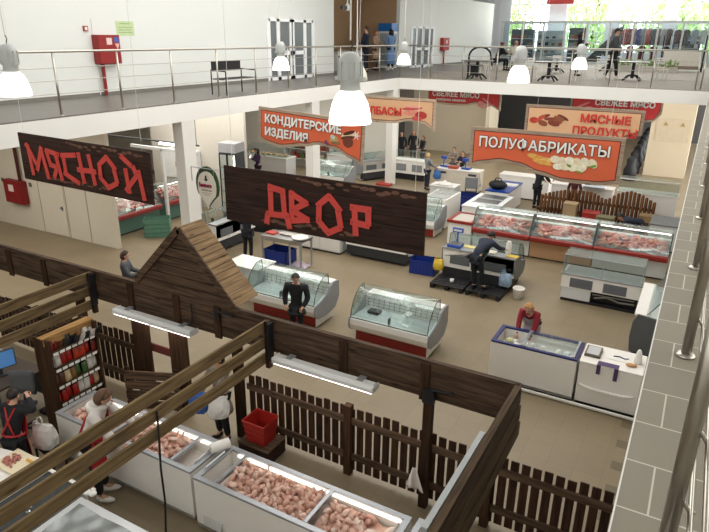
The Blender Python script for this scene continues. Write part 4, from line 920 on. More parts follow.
b = MB(); b.sheet(lambda u, v: (-.3+.6*u,-.2+.4*v,.02+.12*math.sin(3.1*u)*math.sin(3.1*v)*(1+.4*math.sin(14*u+9*v))), 10, 8); tag(b.build('plastic_bag', mat('#b9aab8', .4, noise=.25, nscale=10), None, True, loc=(-9.85,14.3,.0)), 'crumpled mauve plastic bag under the steel table', 'bag')
t = thing('steel_table', 'steel worktable with a white dish, standing below the ДВОР sign', 'table', (-10.28, 14.25, 0))
b = MB(); b.box(-.72,.74,-.33,.33,.85,.9); b.build('tabletop', STEEL, t); b = MB(); b.box(-.68,.7,-.3,-.28,.76,.85); b.box(-.68,.7,.28,.3,.76,.85); b.build('apron_rail', STEEL, t)
for x in (-.68,.32,.7):
    for y in (-.29,.29):
        b = MB(); b.box(x-.02,x+.02,y-.02,y+.02,0,.85); b.build('leg', ALU, t)
b = MB(); b.lathe([(.1,0),(.24,.03),(.26,.06),(.22,.07),(.1,.05)], seg=20); tag(b.build('white_dish', LACQ, None, True, loc=(-9.75,14.2,.9)), 'large white dish on the steel table', 'dish')
b = MB(); b.box(-.16,.16,-.12,.12,0,.04); tag(b.build('red_packet', mat('#b8463a', .5), loc=(-10.8,14.25,.9), bevel=.01), 'red packet at the dark end of the steel table', 'packet')
b = MB()
for k in range(5): b.ball((-.2+.1*k, .03*math.sin(k*3), .03), (.07,.06,.03), 8, 5)
tag(b.build('wrapped_fish', mat('#d8d0c8', .5, noise=.3, nscale=9), None, True, loc=(-10.3,14.3,.9)), 'pale wrapped food between the red packet and the dish', 'food')

# ================================================================ STALL BEHIND THE COLUMN
t = curved_case('white meat counter with grey vents beside the first column', -1.0, 1.0, 0, rz=R(-90), base=BLACK, endm=LACQ2, back_vents=True)
t.location = (-13.6, 14.8, 0)
q = random.Random(31)
for k in range(16):
    o = bpy.data.objects.new('meat_cut', MM[k % 6]); COL.objects.link(o); a, e = -.8+1.6*(k//2)/8+q.uniform(-.05,.05), .15+.25*(k % 2)
    o.location = (-13.6+e, 14.8+a, .66); o.rotation_euler = (0,0,q.uniform(0,6)); o.scale = (1.5,)*3; tag(o, 'orange pink fillet in the counter beside the first column', 'meat', 'fillets in the counter by the column')
def side_case(label, meatlab, cx, cy, w, seed):
    t = meat_case(label, -w, w, 0, bumper=mat('#8e3a36', .5), H=1.3, base=mat('#5a7a6e', .6)); t.location = (cx, cy, 0); t.rotation_euler = (0,0,R(90))
    q = random.Random(seed)
    for i in range(int(w*2/.15)):
        for j in range(4):
            o = bpy.data.objects.new('meat_cut', q.choice(MM)); COL.objects.link(o); e = .1+.15*j
            o.location = (cx-e, cy-w+.1+.148*i+q.uniform(-.03,.03), .82+.38*e+q.uniform(0,.02)); o.rotation_euler = (q.uniform(-.4,.4),q.uniform(-.4,.4),q.uniform(0,6)); k = q.uniform(1.3,1.8); o.scale = (k,k,k); tag(o, meatlab, 'meat', meatlab)
side_case('long lit meat case past the end of the МЯСНОЙ sign, beside the green crate', 'piece of meat in the long case beside the green crate', -16.65, 14.15, 1.25, 41)
side_case('second lit meat case deeper in the shop by the first column', 'piece of meat in the second case deeper in the shop', -16.65, 16.5, .8, 42)
t = crate('upside down green crate standing before the long meat case', (-15.75,14.35,0), R(40), .42, .3, .6, mat('#648f7b', .6, noise=.1))
for z in (.15,.3,.45):
    b = MB(); b.box(-.44,.44,-.315,-.3,z,z+.02); b.build('rib', mat('#4b7562', .6), t)
t = thing('shop_gantry', 'white post and rail frame of the shop past the МЯСНОЙ sign', 'frame', (-16.3, 15.4, 0))
b = MB(); b.box(-.05,.05,-.05,.05,0,2.75); b.build('post', LACQ2, t); b = MB(); b.box(-1.5,1.6,-.05,.05,2.7,2.8); b.build('rail', LACQ2, t); b = MB(); b.box(1.5,1.6,-.05,.05,0,2.75); b.build('post', LACQ2, t)
t = thing('wall_cupboard', 'pale closed cupboard on the shop wall behind the white post', 'cupboard', (-17.75, 17.53, 1.15))
b = MB(); b.box(-.8,.8,0,.45,0,1.1); b.build('body', mat('#d7d8d6', .5), t)
for s_ in (-1,1):
    b = MB(); b.box(s_*.4-.38,s_*.4+.38,-.02,0,.02,1.08); d = b.build('door', mat('#dddedc', .5), t); b = MB(); b.box(s_*.07-.015,s_*.07+.015,-.04,-.02,.45,.65); b.build('handle', DGREY, d)
t = thing('ceiling_tube', 'lit tube light on a dark rail in the shop past the МЯСНОЙ sign', 'strip light', (-15.4, 14.6, 3.15))
b = MB(); b.tube([(-2.9,0,.05),(1.6,0,.05)], .03, 6); b.build('rail', DGREY, t); b = MB(); b.box(-.1,1.1,-.06,.06,-.04,.02); b.build('diffuser', glow('#f4f7ff', 9), t)
for x in (-2.8,1.5):
    b = MB(); b.tube([(x,0,.05),(x,0,LZ-3.15)], .01, 5); b.build('hanger', DGREY, t)
t = thing('drinks_fridge', 'tall black framed drinks fridge behind the heart shaped sign', 'fridge', (-14.75, 17.0, 0), R(8)); t.scale = (.55, 1, 1.1)
b = MB(); b.box(-.62,.62,.0,.6,.05,2.3); b.build('cabinet', DGREY, t); b = MB(); b.box(-.64,.64,-.03,.6,2.3,2.6); b.build('header', mat('#a8a9ab', .4), t)
for s_ in (-1,1):
    b = MB(); b.box(s_*.31-.28,s_*.31+.28,-.03,-.01,.3,2.22); d = b.build('glass_door', GLASS, t)
    b = MB()
    for a in ((s_*.31-.3,s_*.31-.26,.26,2.26),(s_*.31+.26,s_*.31+.3,.26,2.26)): b.box(a[0],a[1],-.05,0,a[2],a[3])
    b.build('door_frame', BLACK, d)
b = MB(); b.box(-.58,.58,-.012,-.004,.3,2.22); b.build('interior', mat('#b9c0b8', .4), t)
for z in (.6,1.0,1.4,1.8):
    b = MB(); b.box(-.58,.58,-.028,-.01,z,z+.03); b.build('shelf', GREY, t)
b = MB(); b.box(.54,.6,-.06,-.03,.3,2.22); b.build('light_strip', glow('#fff4dc', 6), t)
t = thing('red_panel_stand', 'orange red advertising panel beside the drinks fridge', 'panel', (-12.9, 17.4, 0), R(8))
b = MB(); b.box(-.5,.5,-.02,.02,.3,1.6); b.build('panel', mat('#b4432f', .5, noise=.3, nscale=5), t); b = MB(); b.box(-.5,-.46,-.03,.03,0,.3); b.box(.46,.5,-.03,.03,0,.3); b.build('leg', DGREY, t)
for x0, z0, lab in ((-20.95,.9,'red fire hose cabinet on the cream wall beside the МЯСНОЙ sign'),):
    t = thing('fire_cabinet', lab, 'fire cabinet', (-20.45, 12.49, .92))
    b = MB(); b.box(-.5,.5,-.12,.1,0,.8); b.build('box', mat('#7d1a1c', .5), t, bevel=.01); b = MB(); b.box(-.46,.46,-.14,-.12,.04,.76); d = b.build('door', mat('#86201f', .5), t)
    b = MB(); b.box(-.2,.08,-.146,-.14,.42,.66); b.build('sticker', mat('#dcc9c4', .5), d)
b = MB(); b.tube([(-20.15,12.5,1.72),(-20.15,12.5,4.29)], .055, 8); tag(b.build('fire_pipe', mat('#4a1512', .5)), 'dark red pipe rising from the fire hose cabinet', 'pipe')
for x, lab in ((-21.3,'small grey switch before the fire hose cabinet'), (-19.75,'small dark switch between the fire hose cabinet and the sign')):
    b = MB(); b.box(-.06,.06,-.02,.0,0,.14); tag(b.build('wall_switch', mat('#6a625a', .5), loc=(x,12.59,1.55)), lab, 'switch')

# ================================================================ FAR STALLS
def box_counter(label, x0, x1, y0, y1, h, m=LACQ, topm=None, vents=(), bay=False, cat='counter', rz=0, name='serving_counter'):
    w, d = (x1-x0)/2, (y1-y0)/2; t = thing(name, label, cat, ((x0+x1)/2,(y0+y1)/2,0), rz)
    b = MB(); b.box(-w,w,-d,d,.3 if bay else .06,h-.04); b.build('body', m, t); b = MB(); b.box(-w+.03,w-.03,-d+.04,d-.03,0,.3 if bay else .06); b.build('plinth', BLACK, t)
    b = MB(); b.box(-w-.02,w+.02,-d-.02,d+.02,h-.04,h); b.build('worktop', topm or LACQ, t)
    for v in vents:
        b = MB(); b.box(v*w-.26,v*w+.26,-d-.012,-d,h*.45,h*.8); b.build('vent_panel', mat('#85888a', .6), t)
    return t
t = box_counter('white counter with grey vents in front of the three standing people', -12.85, -11.2, 26.8, 27.5, .95, vents=(-.45,.55), bay=True)
b = MB(); b.box(-.86,.86,.2,.21,.95,1.35); b.box(-.86,.86,-.25,.21,1.34,1.35); b.build('glass_hood', GLASSC, t)
curved_case('angled glass case before the column by the three standing people', -.95, .95, 0, rz=R(75), base=BLACK, back_vents=True); o = [c for c in COL.objects if c.get('label','').startswith('angled glass case')][0]; o.location = (-14.1, 26.6, 0); o.rotation_euler = (0,0,R(-118))
b = MB(); b.box(-.35,.35,-.2,.2,0,.1); tag(b.build('floor_tray', mat('#a8352c', .5), loc=(-12.5,25.2,0), bevel=.015), 'red tray on the floor beside the angled glass case', 'tray')
t = box_counter('long white counter before the two seated women', -10.15, -8.2, 25.75, 26.45, .98, m=mat('#d3cabb', .6))
for x in (-.7,.7):
    b = MB(); b.box(x-.18,x+.18,-.375,-.35,.78,.86); b.build('hand_slot', DGREY, t)
scale_box('dark grey scale on the long counter before the seated women', (-8.9,26.15,.98), R(180)); scale_box('second scale on the long counter beside the woman with blond hair', (-9.9,26.2,.98), R(160))
b = MB(); b.box(-.2,.2,-.15,.15,0,.12); tag(b.build('red_carton', mat('#a34a38', .6), loc=(-9.45,26.0,.98)), 'red carton on the long counter', 'box')
cloth_hang('hanging_towel', 'white towel hanging from the end of the long counter', (-8.15,25.62,1.0), .7, .3, mat('#cfc8bd', .8), 8)
carrier_bag('blue plastic bag held beside the woman with blond hair', (-10.0,25.45,.55), 0, 1.0, mat('#3568a8', .5, noise=.1))
box_counter('white stand with a loaded tray before the long counter', -9.4, -8.35, 23.2, 23.9, .8, m=LACQ2)
b = MB(); b.sheet(lambda u, v: (-.35+.7*u,-.2+.4*v,.03+.1*math.sin(3.1*u)*math.sin(3.1*v)*(1.2+.5*math.sin(17*u+9*v))), 12, 8); tag(b.build('wrapping_paper', WHITE, None, True, loc=(-8.9,23.5,.8)), 'crumpled white wrapping on the loaded stand', 'paper')
t = crate('dark blue crate beside the wash table', (-7.6,22.6,.0), 0, .5, .4, .75, mat('#1d2b6e', .5))
t = box_counter('white wash table with two steel sinks behind the meat case', -7.0, -5.75, 20.4, 22.5, .9, topm=mat('#d9dcde', .3), name='wash_table')
for y in (-.1,.62):
    b = MB(); b.box(-.45,.45,y-.28,y+.28,.9,.905); s_ = b.build('sink', mat('#4f5356', .3, metal=.5), t); b = MB(); b.box(-.48,.48,y-.31,y-.28,.9,.92); b.box(-.48,.48,y+.28,y+.31,.9,.92); b.build('sink_rim', STEEL, s_)
t = box_counter('counter with dark blue top and a black bag behind the wash table', -6.95, -6.05, 22.9, 24.9, .95, topm=mat('#1c3f8e', .4))
b = MB(); b.ball((0,0,.16),(.38,.25,.18)); b.tube([(-.15,0,.3),(-.1,0,.42),(.1,0,.42),(.15,0,.3)], .02, 6); tag(b.build('black_bag', BLACK, None, True, loc=(-6.6,23.3,.95)), 'black bag on the dark blue counter top', 'bag')
b = MB(); b.box(-.25,.25,-.2,.2,0,.06); tag(b.build('white_tray', LACQ, loc=(-6.3,24.1,.95)), 'white tray on the dark blue counter top', 'tray')
t = thing('plastic_chair', 'grey chair standing between the long counter and the wash table', 'chair', (-7.9,24.0,0), R(20))
b = MB(); b.box(-.25,.25,-.25,.25,.44,.5); b.build('seat', BLACK, t); b = MB(); b.box(-.26,.26,.22,.27,.6,1.05); b.build('backrest', mat('#7d7f82', .6), t)
for x in (-.22,.22):
    for y in (-.22,.22):
        b = MB(); b.tube([(x,y,0),(x,y,.46 if y < 0 else .62)], .02); b.build('leg', BLACK, t)
box_counter('long white counter below the ПОЛУФАБРИКАТЫ sign edge', -7.3, -5.2, 25.9, 26.6, 1.0)
t = box_counter('white glazed counter behind the log fence', -2.4, -.35, 24.6, 25.3, 1.15)
b = MB(); b.box(-1.02,1.02,-.33,-.32,1.15,1.62); b.box(-1.02,1.02,-.33,.33,1.61,1.62); b.build('glass_hood', GLASSD, t); b = MB(); b.box(-1.03,1.03,-.35,-.31,1.6,1.64); b.build('hood_frame', LACQ, t)
t = box_counter('white counter with a bright screen behind the log fence', -4.9, -2.6, 25.0, 25.6, 1.05)
b = MB(); b.box(-.4,.4,-.02,.02,0,.06); b.box(-.35,.35,-.2,.2,.06,.09); tag(b.build('open_tray', mat('#cfd8e6', .2), loc=(-3.3,24.95,1.05)), 'bright steel tray between the log fence and the glazed counter', 'tray')
box_counter('grey box cabinet by the stone ledge behind the meat case', -.95, -.15, 21.4, 22.6, .9, m=LACQ2, topm=mat('#6f7274', .5), name='grey_cabinet')
t = thing('log_fence', 'fence of upright brown logs with a wavy top behind the meat cases', 'fence', (-2.95, 23.7, 0))
q = random.Random(12)
for k in range(30):
    x = -2.0+k*.135; u = k/29; h = .86+.32*math.sin(min(u*3.2,1)*1.5)-.28*max(0,1-abs(u-.58)/.12)*.8+.2*max(0,1-abs(u-.8)/.18)-.12*max(0,(u-.9)/.1)
    b = MB(); b.lathe([(.056,0),(.058,h-.03),(.045,h),(.01,h+.015)], (x,q.uniform(-.01,.01),0), 9); b.build('log', W_LOG, t, True)
for z in (.3,.75):
    b = MB(); b.bar((-2.05,.07,z),(1.95,.07,z),.03,.1); b.build('rail', W_LOG, t)
for (x, y, z, w, d, h, m, lab) in ((-3.7,22.8,.0,.23,.22,.86,mat('#a58d6c', .8),'beige carton standing before the log fence'), (-2.98,22.9,.0,.28,.25,.6,mat('#9e2a22',.5),'red crate beside the beige carton'), (-2.45,22.6,.0,.3,.22,.58,mat('#6f6a4c',.6),'olive box between the red crate and the leaning person'), (-1.1,23.0,.0,.3,.22,.72,mat('#8d7350',.7),'tan box beside the leaning person in navy')):
    t = thing('storage_box', lab, 'box', (x,y,z)); b = MB(); b.box(-w,w,-d,d,0,h); b.build('body', m, t, bevel=.01); b = MB(); b.box(-w-.01,w+.01,-d-.01,d+.01,h,h+.04); b.build('lid', m, t)
t = box_counter('white appliance on legs beside the dark clothed shopper', -6.0, -5.35, 26.9, 27.4, 1.15, m=LACQ2, name='appliance')
# pastry stall below the КОНДИТЕРСКИЕ sign
t = box_counter('pastry counter under the edge of the КОНДИТЕРСКИЕ sign', -16.1, -14.5, 26.0, 26.6, 1.0, m=LACQ2)
b = MB(); b.box(-.98,.98,-.3,-.29,1.0,1.5); b.box(-.98,.98,-.3,.3,1.49,1.5); b.build('glass_hood', GLASSC, t)
t = box_counter('bakery counter beside the woman with a phone', -19.4, -16.9, 23.6, 24.4, 1.05, m=LACQ2)
b = MB(); b.prism([(-.4,1.05),(-.1,1.45),(.35,1.5),(.35,1.05)], 'x', -1.2, 1.2); b.build('glass_hood', GLASSC, t); b = MB()
for k in range(7): b.ball((-1+.33*k,-.05,1.12),(.12,.1,.06),8,5)
b.build('bread', mat('#c99a5c', .7, noise=.2), t, True)
t = thing('shop_shelving', 'tall shelving of goods behind the man in the tan jacket', 'shelving', (-17.6, 26.5, 0))
b = MB(); b.box(-1.4,1.4,.3,.34,0,2.4); b.box(-1.42,-1.38,-.1,.3,0,2.4); b.box(1.38,1.42,-.1,.3,0,2.4); b.build('carcass', LACQ2, t)
for z in (.5,1.0,1.5,2.0):
    b = MB(); b.box(-1.38,1.38,-.1,.3,z-.02,z); s_ = b.build('shelf', LACQ2, t)
    for k in range(9):
        b = MB(); x = -1.25+.31*k; b.box(x-.11,x+.11,-.05,.2,z,z+q.uniform(.15,.34)); b.build('goods', mat(q.choice(['#7a5a3a','#9a8a5a','#5a3a2a','#b0a890','#8a3a2a','#4a5a3a']), .5), s_)
t = thing('wooden_stool', 'small wooden stool by the pastry case', 'stool', (-14.6, 24.6, 0))
b = MB(); b.box(-.22,.22,-.2,.2,.68,.72); b.build('seat', W_BENCH, t)
for x in (-.18,.18):
    for y in (-.16,.16):
        b = MB(); b.box(x-.02,x+.02,y-.02,y+.02,0,.68); b.build('leg', W_BENCH, t)
b = MB(); b.box(-.17,.17,-.17,-.15,.3,.33); b.box(-.17,.17,.15,.17,.3,.33); b.build('stretcher', W_BENCH, t)
t = thing('dark_fridge', 'dark fridge with round goods behind the КОЛБАСЫ sign', 'fridge', (-15.4, 30.9, 0))
b = MB(); b.box(-.9,.9,0,.7,0,2.6); b.build('cabinet', BLACK, t); b = MB(); b.box(-.8,.8,-.02,0,.2,2.4); b.build('interior', mat('#5b5148', .5), t)
for z in (.5,1.0,1.5):
    b = MB(); b.box(-.8,.8,-.06,-.02,z,z+.03); s_ = b.build('shelf', GREY, t)
    for k in range(6):
        b = MB(); b.ball((-.65+.26*k,-.1,z+.14),(.1,.06,.1),8,6); b.build('cheese', mat(q.choice(['#b8683a','#a89878','#9a4a34']), .5), s_, True)
b = MB(); b.box(-.8,.8,-.05,-.02,.05,.45); b.build('blue_front', NAVY, t)
curved_case('second curved glass case with pale base, past the top of the ДВОР sign', -15.2, -13.4, 23.2, base=LACQ2)
t = thing('warning_notice', 'small notice plate with warning triangles on the beige block wall', 'notice', (-1.3, 34.28, 2.3))
b = MB(); b.box(-.75,.75,-.01,.01,-.55,.55); b.build('plate', mat('#b2a48b', .7), t)
for x in (-.35,.4):
    b = MB(); b.prism([(x-.12,.22),(x+.12,.22),(x,.42)], 'y', -.016, -.01); b.build('warning_triangle', mat('#8f7a4a', .6), t)
for k in range(7):
    y = 30.5+k*2.0; b = MB(); b.lathe([(.3,0),(.32,.5),(.2,.75),(.22,1.0),(.1,1.15)], seg=10)
    tag(b.build('dark_stand', BLACK, None, True, loc=(-2.75-.05*k, y+2, 0)), 'dark display stand in the row along the corridor', 'stand', 'dark stands along the corridor')
t = thing('black_cabinet', 'plain black cabinet under the heart shaped sign', 'cooler', (-12.9, 16.7, 0), R(8))  # plain black box filling the dark area below the heart sign
b = MB(); b.box(-.5,.5,-.3,.3,0,1.75); b.build('cabinet', BLACK, t, bevel=.01); b = MB(); b.box(-.44,.44,-.31,-.3,.6,1.6); b.build('front_panel', mat('#2a2a2e', .3), t); b = MB(); b.box(-.52,.52,-.32,.32,1.75,1.79); b.build('top', DGREY, t)
# ================================================================ RAILINGS
def railing(label, pts, z, top, rods, r=.024, posts=None, off=(0,0), hooks=False):
    """posts at given points, handrail and rods running through them"""
    t = thing('railing', label, 'railing', (pts[0][0], pts[0][1], z)); ox, oy = pts[0]
    for x, y in posts or pts:
        b = MB(); b.tube([(x-ox,y-oy,0),(x-ox,y-oy,top-.03)], r, 12); b.lathe([(.055,0),(.055,.012),(r,.02)], (x-ox,y-oy,0), 14); b.build('post', RAIL, t, True)
    b = MB(); b.tube([(x-ox,y-oy,top) for x, y in pts], .028, 10); b.build('handrail', RAIL, t, True)
    for rz in rods:
        b = MB(); b.tube([(x-ox+off[0],y-oy+off[1],rz) for x, y in pts], .009, 6); b.build('rod', RAIL, t, True)
        if hooks:
            for x, y in posts or pts:
                b = MB(); b.tube([(x-ox,y-oy,rz+.05),(x-ox+off[0]*.6,y-oy,rz+.02),(x-ox+off[0],y-oy,rz-.012),(x-ox+off[0]+.012,y-oy,rz)], .008, 6); b.build('rod_hook', RAIL, t, True)
    return t
yy = [2.0,3.7,5.4,7.1,8.82,10.5,12.2,13.95,15.68,17.4,19.1,20.8,22.4,24.0,25.72]
railing('steel railing of the side gallery before the white wall and red cabinet', [(-12.27,y) for y in yy], UZ, 1.33, (.47,.74,1.0))
xx = [-12.2+1.46*k for k in range(9)]+[-.35]
railing('steel railing of the far gallery before the cafe tables', [(x,25.87) for x in xx], UZ, 1.33, (.3,.6,.95))
railing('steel railing standing on the grey stone ledge', [(.145,y) for y in (.3,2.0,3.655,5.3,6.954,8.6,10.25,11.9,13.55,15.2,18,21,24,25.7)], UZ, 1.33, (.21,.49,.76,1.0), r=.028, off=(.05,0), hooks=True)

# ================================================================ SIDE GALLERY
t = thing('fire_cabinet', 'red fire hose cabinet on the white gallery wall below the green notice', 'fire cabinet', (XW+.005, 12.78, 5.68))
b = MB(); b.box(.0,.24,-.41,.36,0,.78); b.build('box', mat('#86201f', .45), t, bevel=.01)
b = MB(); b.box(.24,.255,-.39,.34,.02,.76); d = b.build('door', mat('#8c2321', .4), t)
b = MB(); b.box(.255,.26,-.12,.06,.52,.7); b.build('sticker', mat('#e0c4be', .5), d)
b = MB(); b.box(.255,.26,.15,.3,.58,.72); b.build('sticker', mat('#3f5fa8', .5), d)
b = MB(); b.prism([(.16,.55),(.32,.55),(.24,.38)], 'x', .255, .26); b.build('sticker', mat('#e6b0a8', .5), d)
b = MB(); b.tube([(.1,-.22,0),(.1,-.22,-.86)], .05, 8); b.build('riser_pipe', mat('#86201f', .45), t)
b = MB(); b.tube([(.02,-.36,-.85),(.02,-.36,1.2)], .012, 6); b.build('cable', WHITE, t)
t = thing('notice', 'pale green printed notice taped on the white gallery wall', 'notice', (XW, 13.6, 6.64))
b = MB(); b.box(0,.006,-.33,.33,-.2,.2); b.build('sheet', mat('#bccf9d', .7, noise=.1, nscale=8), t)
b = MB()
for k, (w_, z) in enumerate(((.2,.13),(.26,.03),(.24,-.04),(.26,-.11))): b.box(.006,.008,-w_,w_,z-.008,z+.008)
b.build('text_line', mat('#7f9468', .7), t)
t = thing('alarm_button', 'small red fire alarm button on the white gallery wall', 'alarm', (XW, 12.2, 6.62))
b = MB(); b.box(0,.05,-.07,.07,-.07,.07); b.build('housing', mat('#9c3a34', .4), t); b = MB(); b.box(.05,.056,-.04,.04,-.04,.04); b.build('button', WHITE, t)
t = thing('bench', 'black bench with a slatted back on the side gallery', 'bench', (-12.8, 15.3, UZ), R(90))
b = MB()
for k in range(3): b.box(-.72,.72,-.28+.18*k,-.13+.18*k,.44,.47)
b.build('seat', BLACK, t)
b = MB(); b.box(-.66,.66,.28,.31,.66,.95); b.build('backrest', BLACK, t)
for x in (-.7,.7):
    for y, h in ((-.27,.68),(.29,.72)):
        b = MB(); b.tube([(x,y,0),(x,y,h)], .02, 6); b.build('leg', BLACK, t)
    b = MB(); b.tube([(x,-.27,.68),(x,.29,.7)], .018, 6); b.build('armrest', BLACK, t)
def glazed_doors(n, x, y0, y1, h, parts):
    d = MB(); fw = .2
    ys = [y0+(y1-y0)*k for k in parts]
    for a in ys: d.box(x, x+.06, a-fw/2, a+fw/2, UZ, UZ+h)
    d.box(x, x+.06, y0, y1, UZ+h-.1, UZ+h); d.box(x, x+.06, y0, y1, UZ, UZ+.12); d.box(x, x+.06, y0+.5*(y1-y0)-.9, y0+.5*(y1-y0)+.9, UZ+.95, UZ+1.1)
    o = struct(d.build('door_%d' % n, mat('#eceded', .4)))
    b = MB(); b.box(x+.01, x+.02, y0, y1, UZ+.1, UZ+h-.05); b.build('pane', mat('#6d7274', .12, noise=.15, nscale=1), o)
    b = MB()
    for s_ in (-.12,.12):
        c = (y0+y1)/2+s_; b.tube([(x+.06,c,UZ+.9),(x+.12,c,UZ+.95),(x+.12,c,UZ+1.25),(x+.06,c,UZ+1.3)], .015, 6)
    b.build('handle', ALU, o)
glazed_doors(2, XW, 20.55, 23.7, 2.3, (0,.2,.48,.52,.8,1))
glazed_doors(3, XW, 34.0, 37.2, 2.25, (0,.2,.48,.52,.8,1))
t = thing('fire_cabinet', 'red fire hose cabinet past the far glazed doors', 'fire cabinet', (XW+.005, 38.9, 5.7))
b = MB(); b.box(.0,.24,-.5,.5,0,.75); b.build('box', mat('#a02824', .45), t, bevel=.01); b = MB(); b.box(.24,.25,-.1,.15,.4,.6); b.build('sticker', mat('#e0c4be', .5), t); b = MB(); b.tube([(.1,0,0),(.1,0,-.88)], .05, 8); b.build('riser_pipe', mat('#a02824', .45), t)
# kiosk in the recess
t = thing('kiosk_fridge', 'fridge with a blue top panel in the brown recess', 'fridge', (-15.85, 31.95, UZ))
b = MB(); b.box(-.38,.38,-.38,.38,.05,1.95); b.build('cabinet', LACQ2, t); b = MB(); b.box(-.4,.4,-.4,.4,1.95,2.35); b.build('header', mat('#1f64a8', .4), t)
b = MB(); b.box(.38,.39,-.32,.32,.2,1.85); b.box(-.32,.32,-.39,-.38,.2,1.85); b.build('glass_door', mat('#9fa8a8', .15), t)
t = thing('coffee_counter', 'white shelved counter of the kiosk in the brown recess', 'counter', (-16.6, 28.6, UZ))
b = MB(); b.box(-.4,.4,-1.4,1.4,.06,1.0); b.build('body', LACQ2, t); b = MB(); b.box(-.45,.45,-1.45,1.45,1.0,1.05); b.build('worktop', mat('#8a7860', .5), t)
for z in (.3,.5,.7):
    b = MB(); b.box(.4,.42,-1.35,1.35,z,z+.06); b.build('shelf_edge', DGREY, t)
t = thing('menu_board', 'black and white menu board on the slatted side of the recess', 'board', (-18.15, 26.5, UZ+1.1))
b = MB(); b.box(0,.04,-.8,.8,0,1.3); b.build('board', BLACK, t); b = MB(); b.box(.04,.05,-.7,.1,.75,1.2); b.box(.04,.05,.25,.7,.75,1.2); b.box(.04,.05,-.7,.1,.1,.5); b.box(.04,.05,.25,.7,.1,.5); b.build('menu_sheet', LACQ, t)
t = thing('kiosk_lamp', 'small white lamp on a rod above the kiosk', 'lamp', (-15.5, 26.9, 7.6))
b = MB(); b.tube([(0,0,.3),(0,0,3.4)], .03, 6); b.build('rod', WHITE, t); b = MB(); b.lathe([(.1,0),(.12,.2),(.06,.32)], seg=12); b.build('head', WHITE, t); b = MB(); b.box(-.05,.05,-.55,-.1,.05,.2); b.build('arm', DGREY, t)

# ================================================================ CAFE AND SHOP AT THE FAR END
tb = None
def cafe_table(x, y, label, rz=0):
    global tb
    if tb is not None: return copy_tree(tb, (x,y,UZ), rz, label, 'cafe tables on the far gallery')
    t = tb = thing('cafe_table', label, 'table', (x,y,UZ), rz, 'cafe tables on the far gallery')
    b = MB(); b.box(-.6,.6,-.42,.42,.74,.78); b.build('tabletop', mat('#6b655e', .3), t, bevel=.01)
    b = MB(); b.tube([(0,0,.1),(0,0,.74)], .07, 10); b.build('stem', BLACK, t)
    for k in range(4):
        a = .785+1.571*k; b = MB(); b.tube([(0,0,.24),(.25*math.cos(a),.25*math.sin(a),.2),(.48*math.cos(a),.48*math.sin(a),.02)], [.045,.04,.03], 6); b.build('leg', BLACK, t)
    return t
ch = None
def cafe_chair(x, y, rz, label):
    global ch
    if ch is not None: return copy_tree(ch, (x,y,UZ), rz, label, 'white cafe chairs on the far gallery')
    t = ch = thing('cafe_chair', label, 'chair', (x,y,UZ), rz, 'white cafe chairs on the far gallery')
    m = mat('#d9d9d6', .4); b = MB(); b.box(-.21,.21,-.21,.21,.44,.47); b.build('seat', mat('#c8bfa8', .5), t)
    b = MB()
    for z in (.62,.72,.82): b.box(-.2,.2,.2,.22,z,z+.06)
    b.build('backrest', m, t)
    for x_ in (-.19,.19):
        b = MB(); b.tube([(x_,-.19,0),(x_,-.19,.45)], .016, 6); b.build('leg', m, t); b = MB(); b.tube([(x_,.2,0),(x_,.21,.9)], .016, 6); b.build('leg', m, t)
    return t
for x, y, l in ((-3.09,30.0,'dark cafe table on a black four legged stem by the walking man'), (-6.06,27.4,'dark cafe table behind the small lamp, at the railing'), (-8.9,26.6,'dark cafe table by the white wall end of the railing'), (-7.2,34.2,'cafe table between the standing woman and the seated pair'), (-9.7,35.4,'cafe table of the two seated people'), (-5.2,37.5,'cafe table behind the standing woman in black')): cafe_table(x, y, l)
q = random.Random(3)
for k, (x, y, a, l) in enumerate(((-9.9,30.5,0,'white cafe chair behind the table by the white wall end'), (-8.6,31.5,180,'white cafe chair beyond the table by the white wall end'), (-9.0,33.6,160,'white cafe chair in front of the seated man'), (-7.0,33.3,20,'white cafe chair before the empty middle table'), (-6.2,35.2,200,'white cafe chair past the empty middle table'), (-7.1,28.5,180,'white cafe chair beside the table at the railing'), (-5.0,28.3,30,'white cafe chair by the small lamp over the railing'),
        (-4.3,29.3,10,'white cafe chair before the walking man'), (-2.0,30.9,90,'white cafe chair at the end of the table by the walking man'), (-4.9,36.2,0,'white cafe chair before the clothes shop glass'), (-3.6,36.8,70,'white cafe chair below the coloured clothes'), (-11.0,34.9,-90,'white cafe chair of the seated woman in black'), (-2.3,33.2,0,'white cafe chair in front of the green plants'))): cafe_chair(x, y, R(a), l)
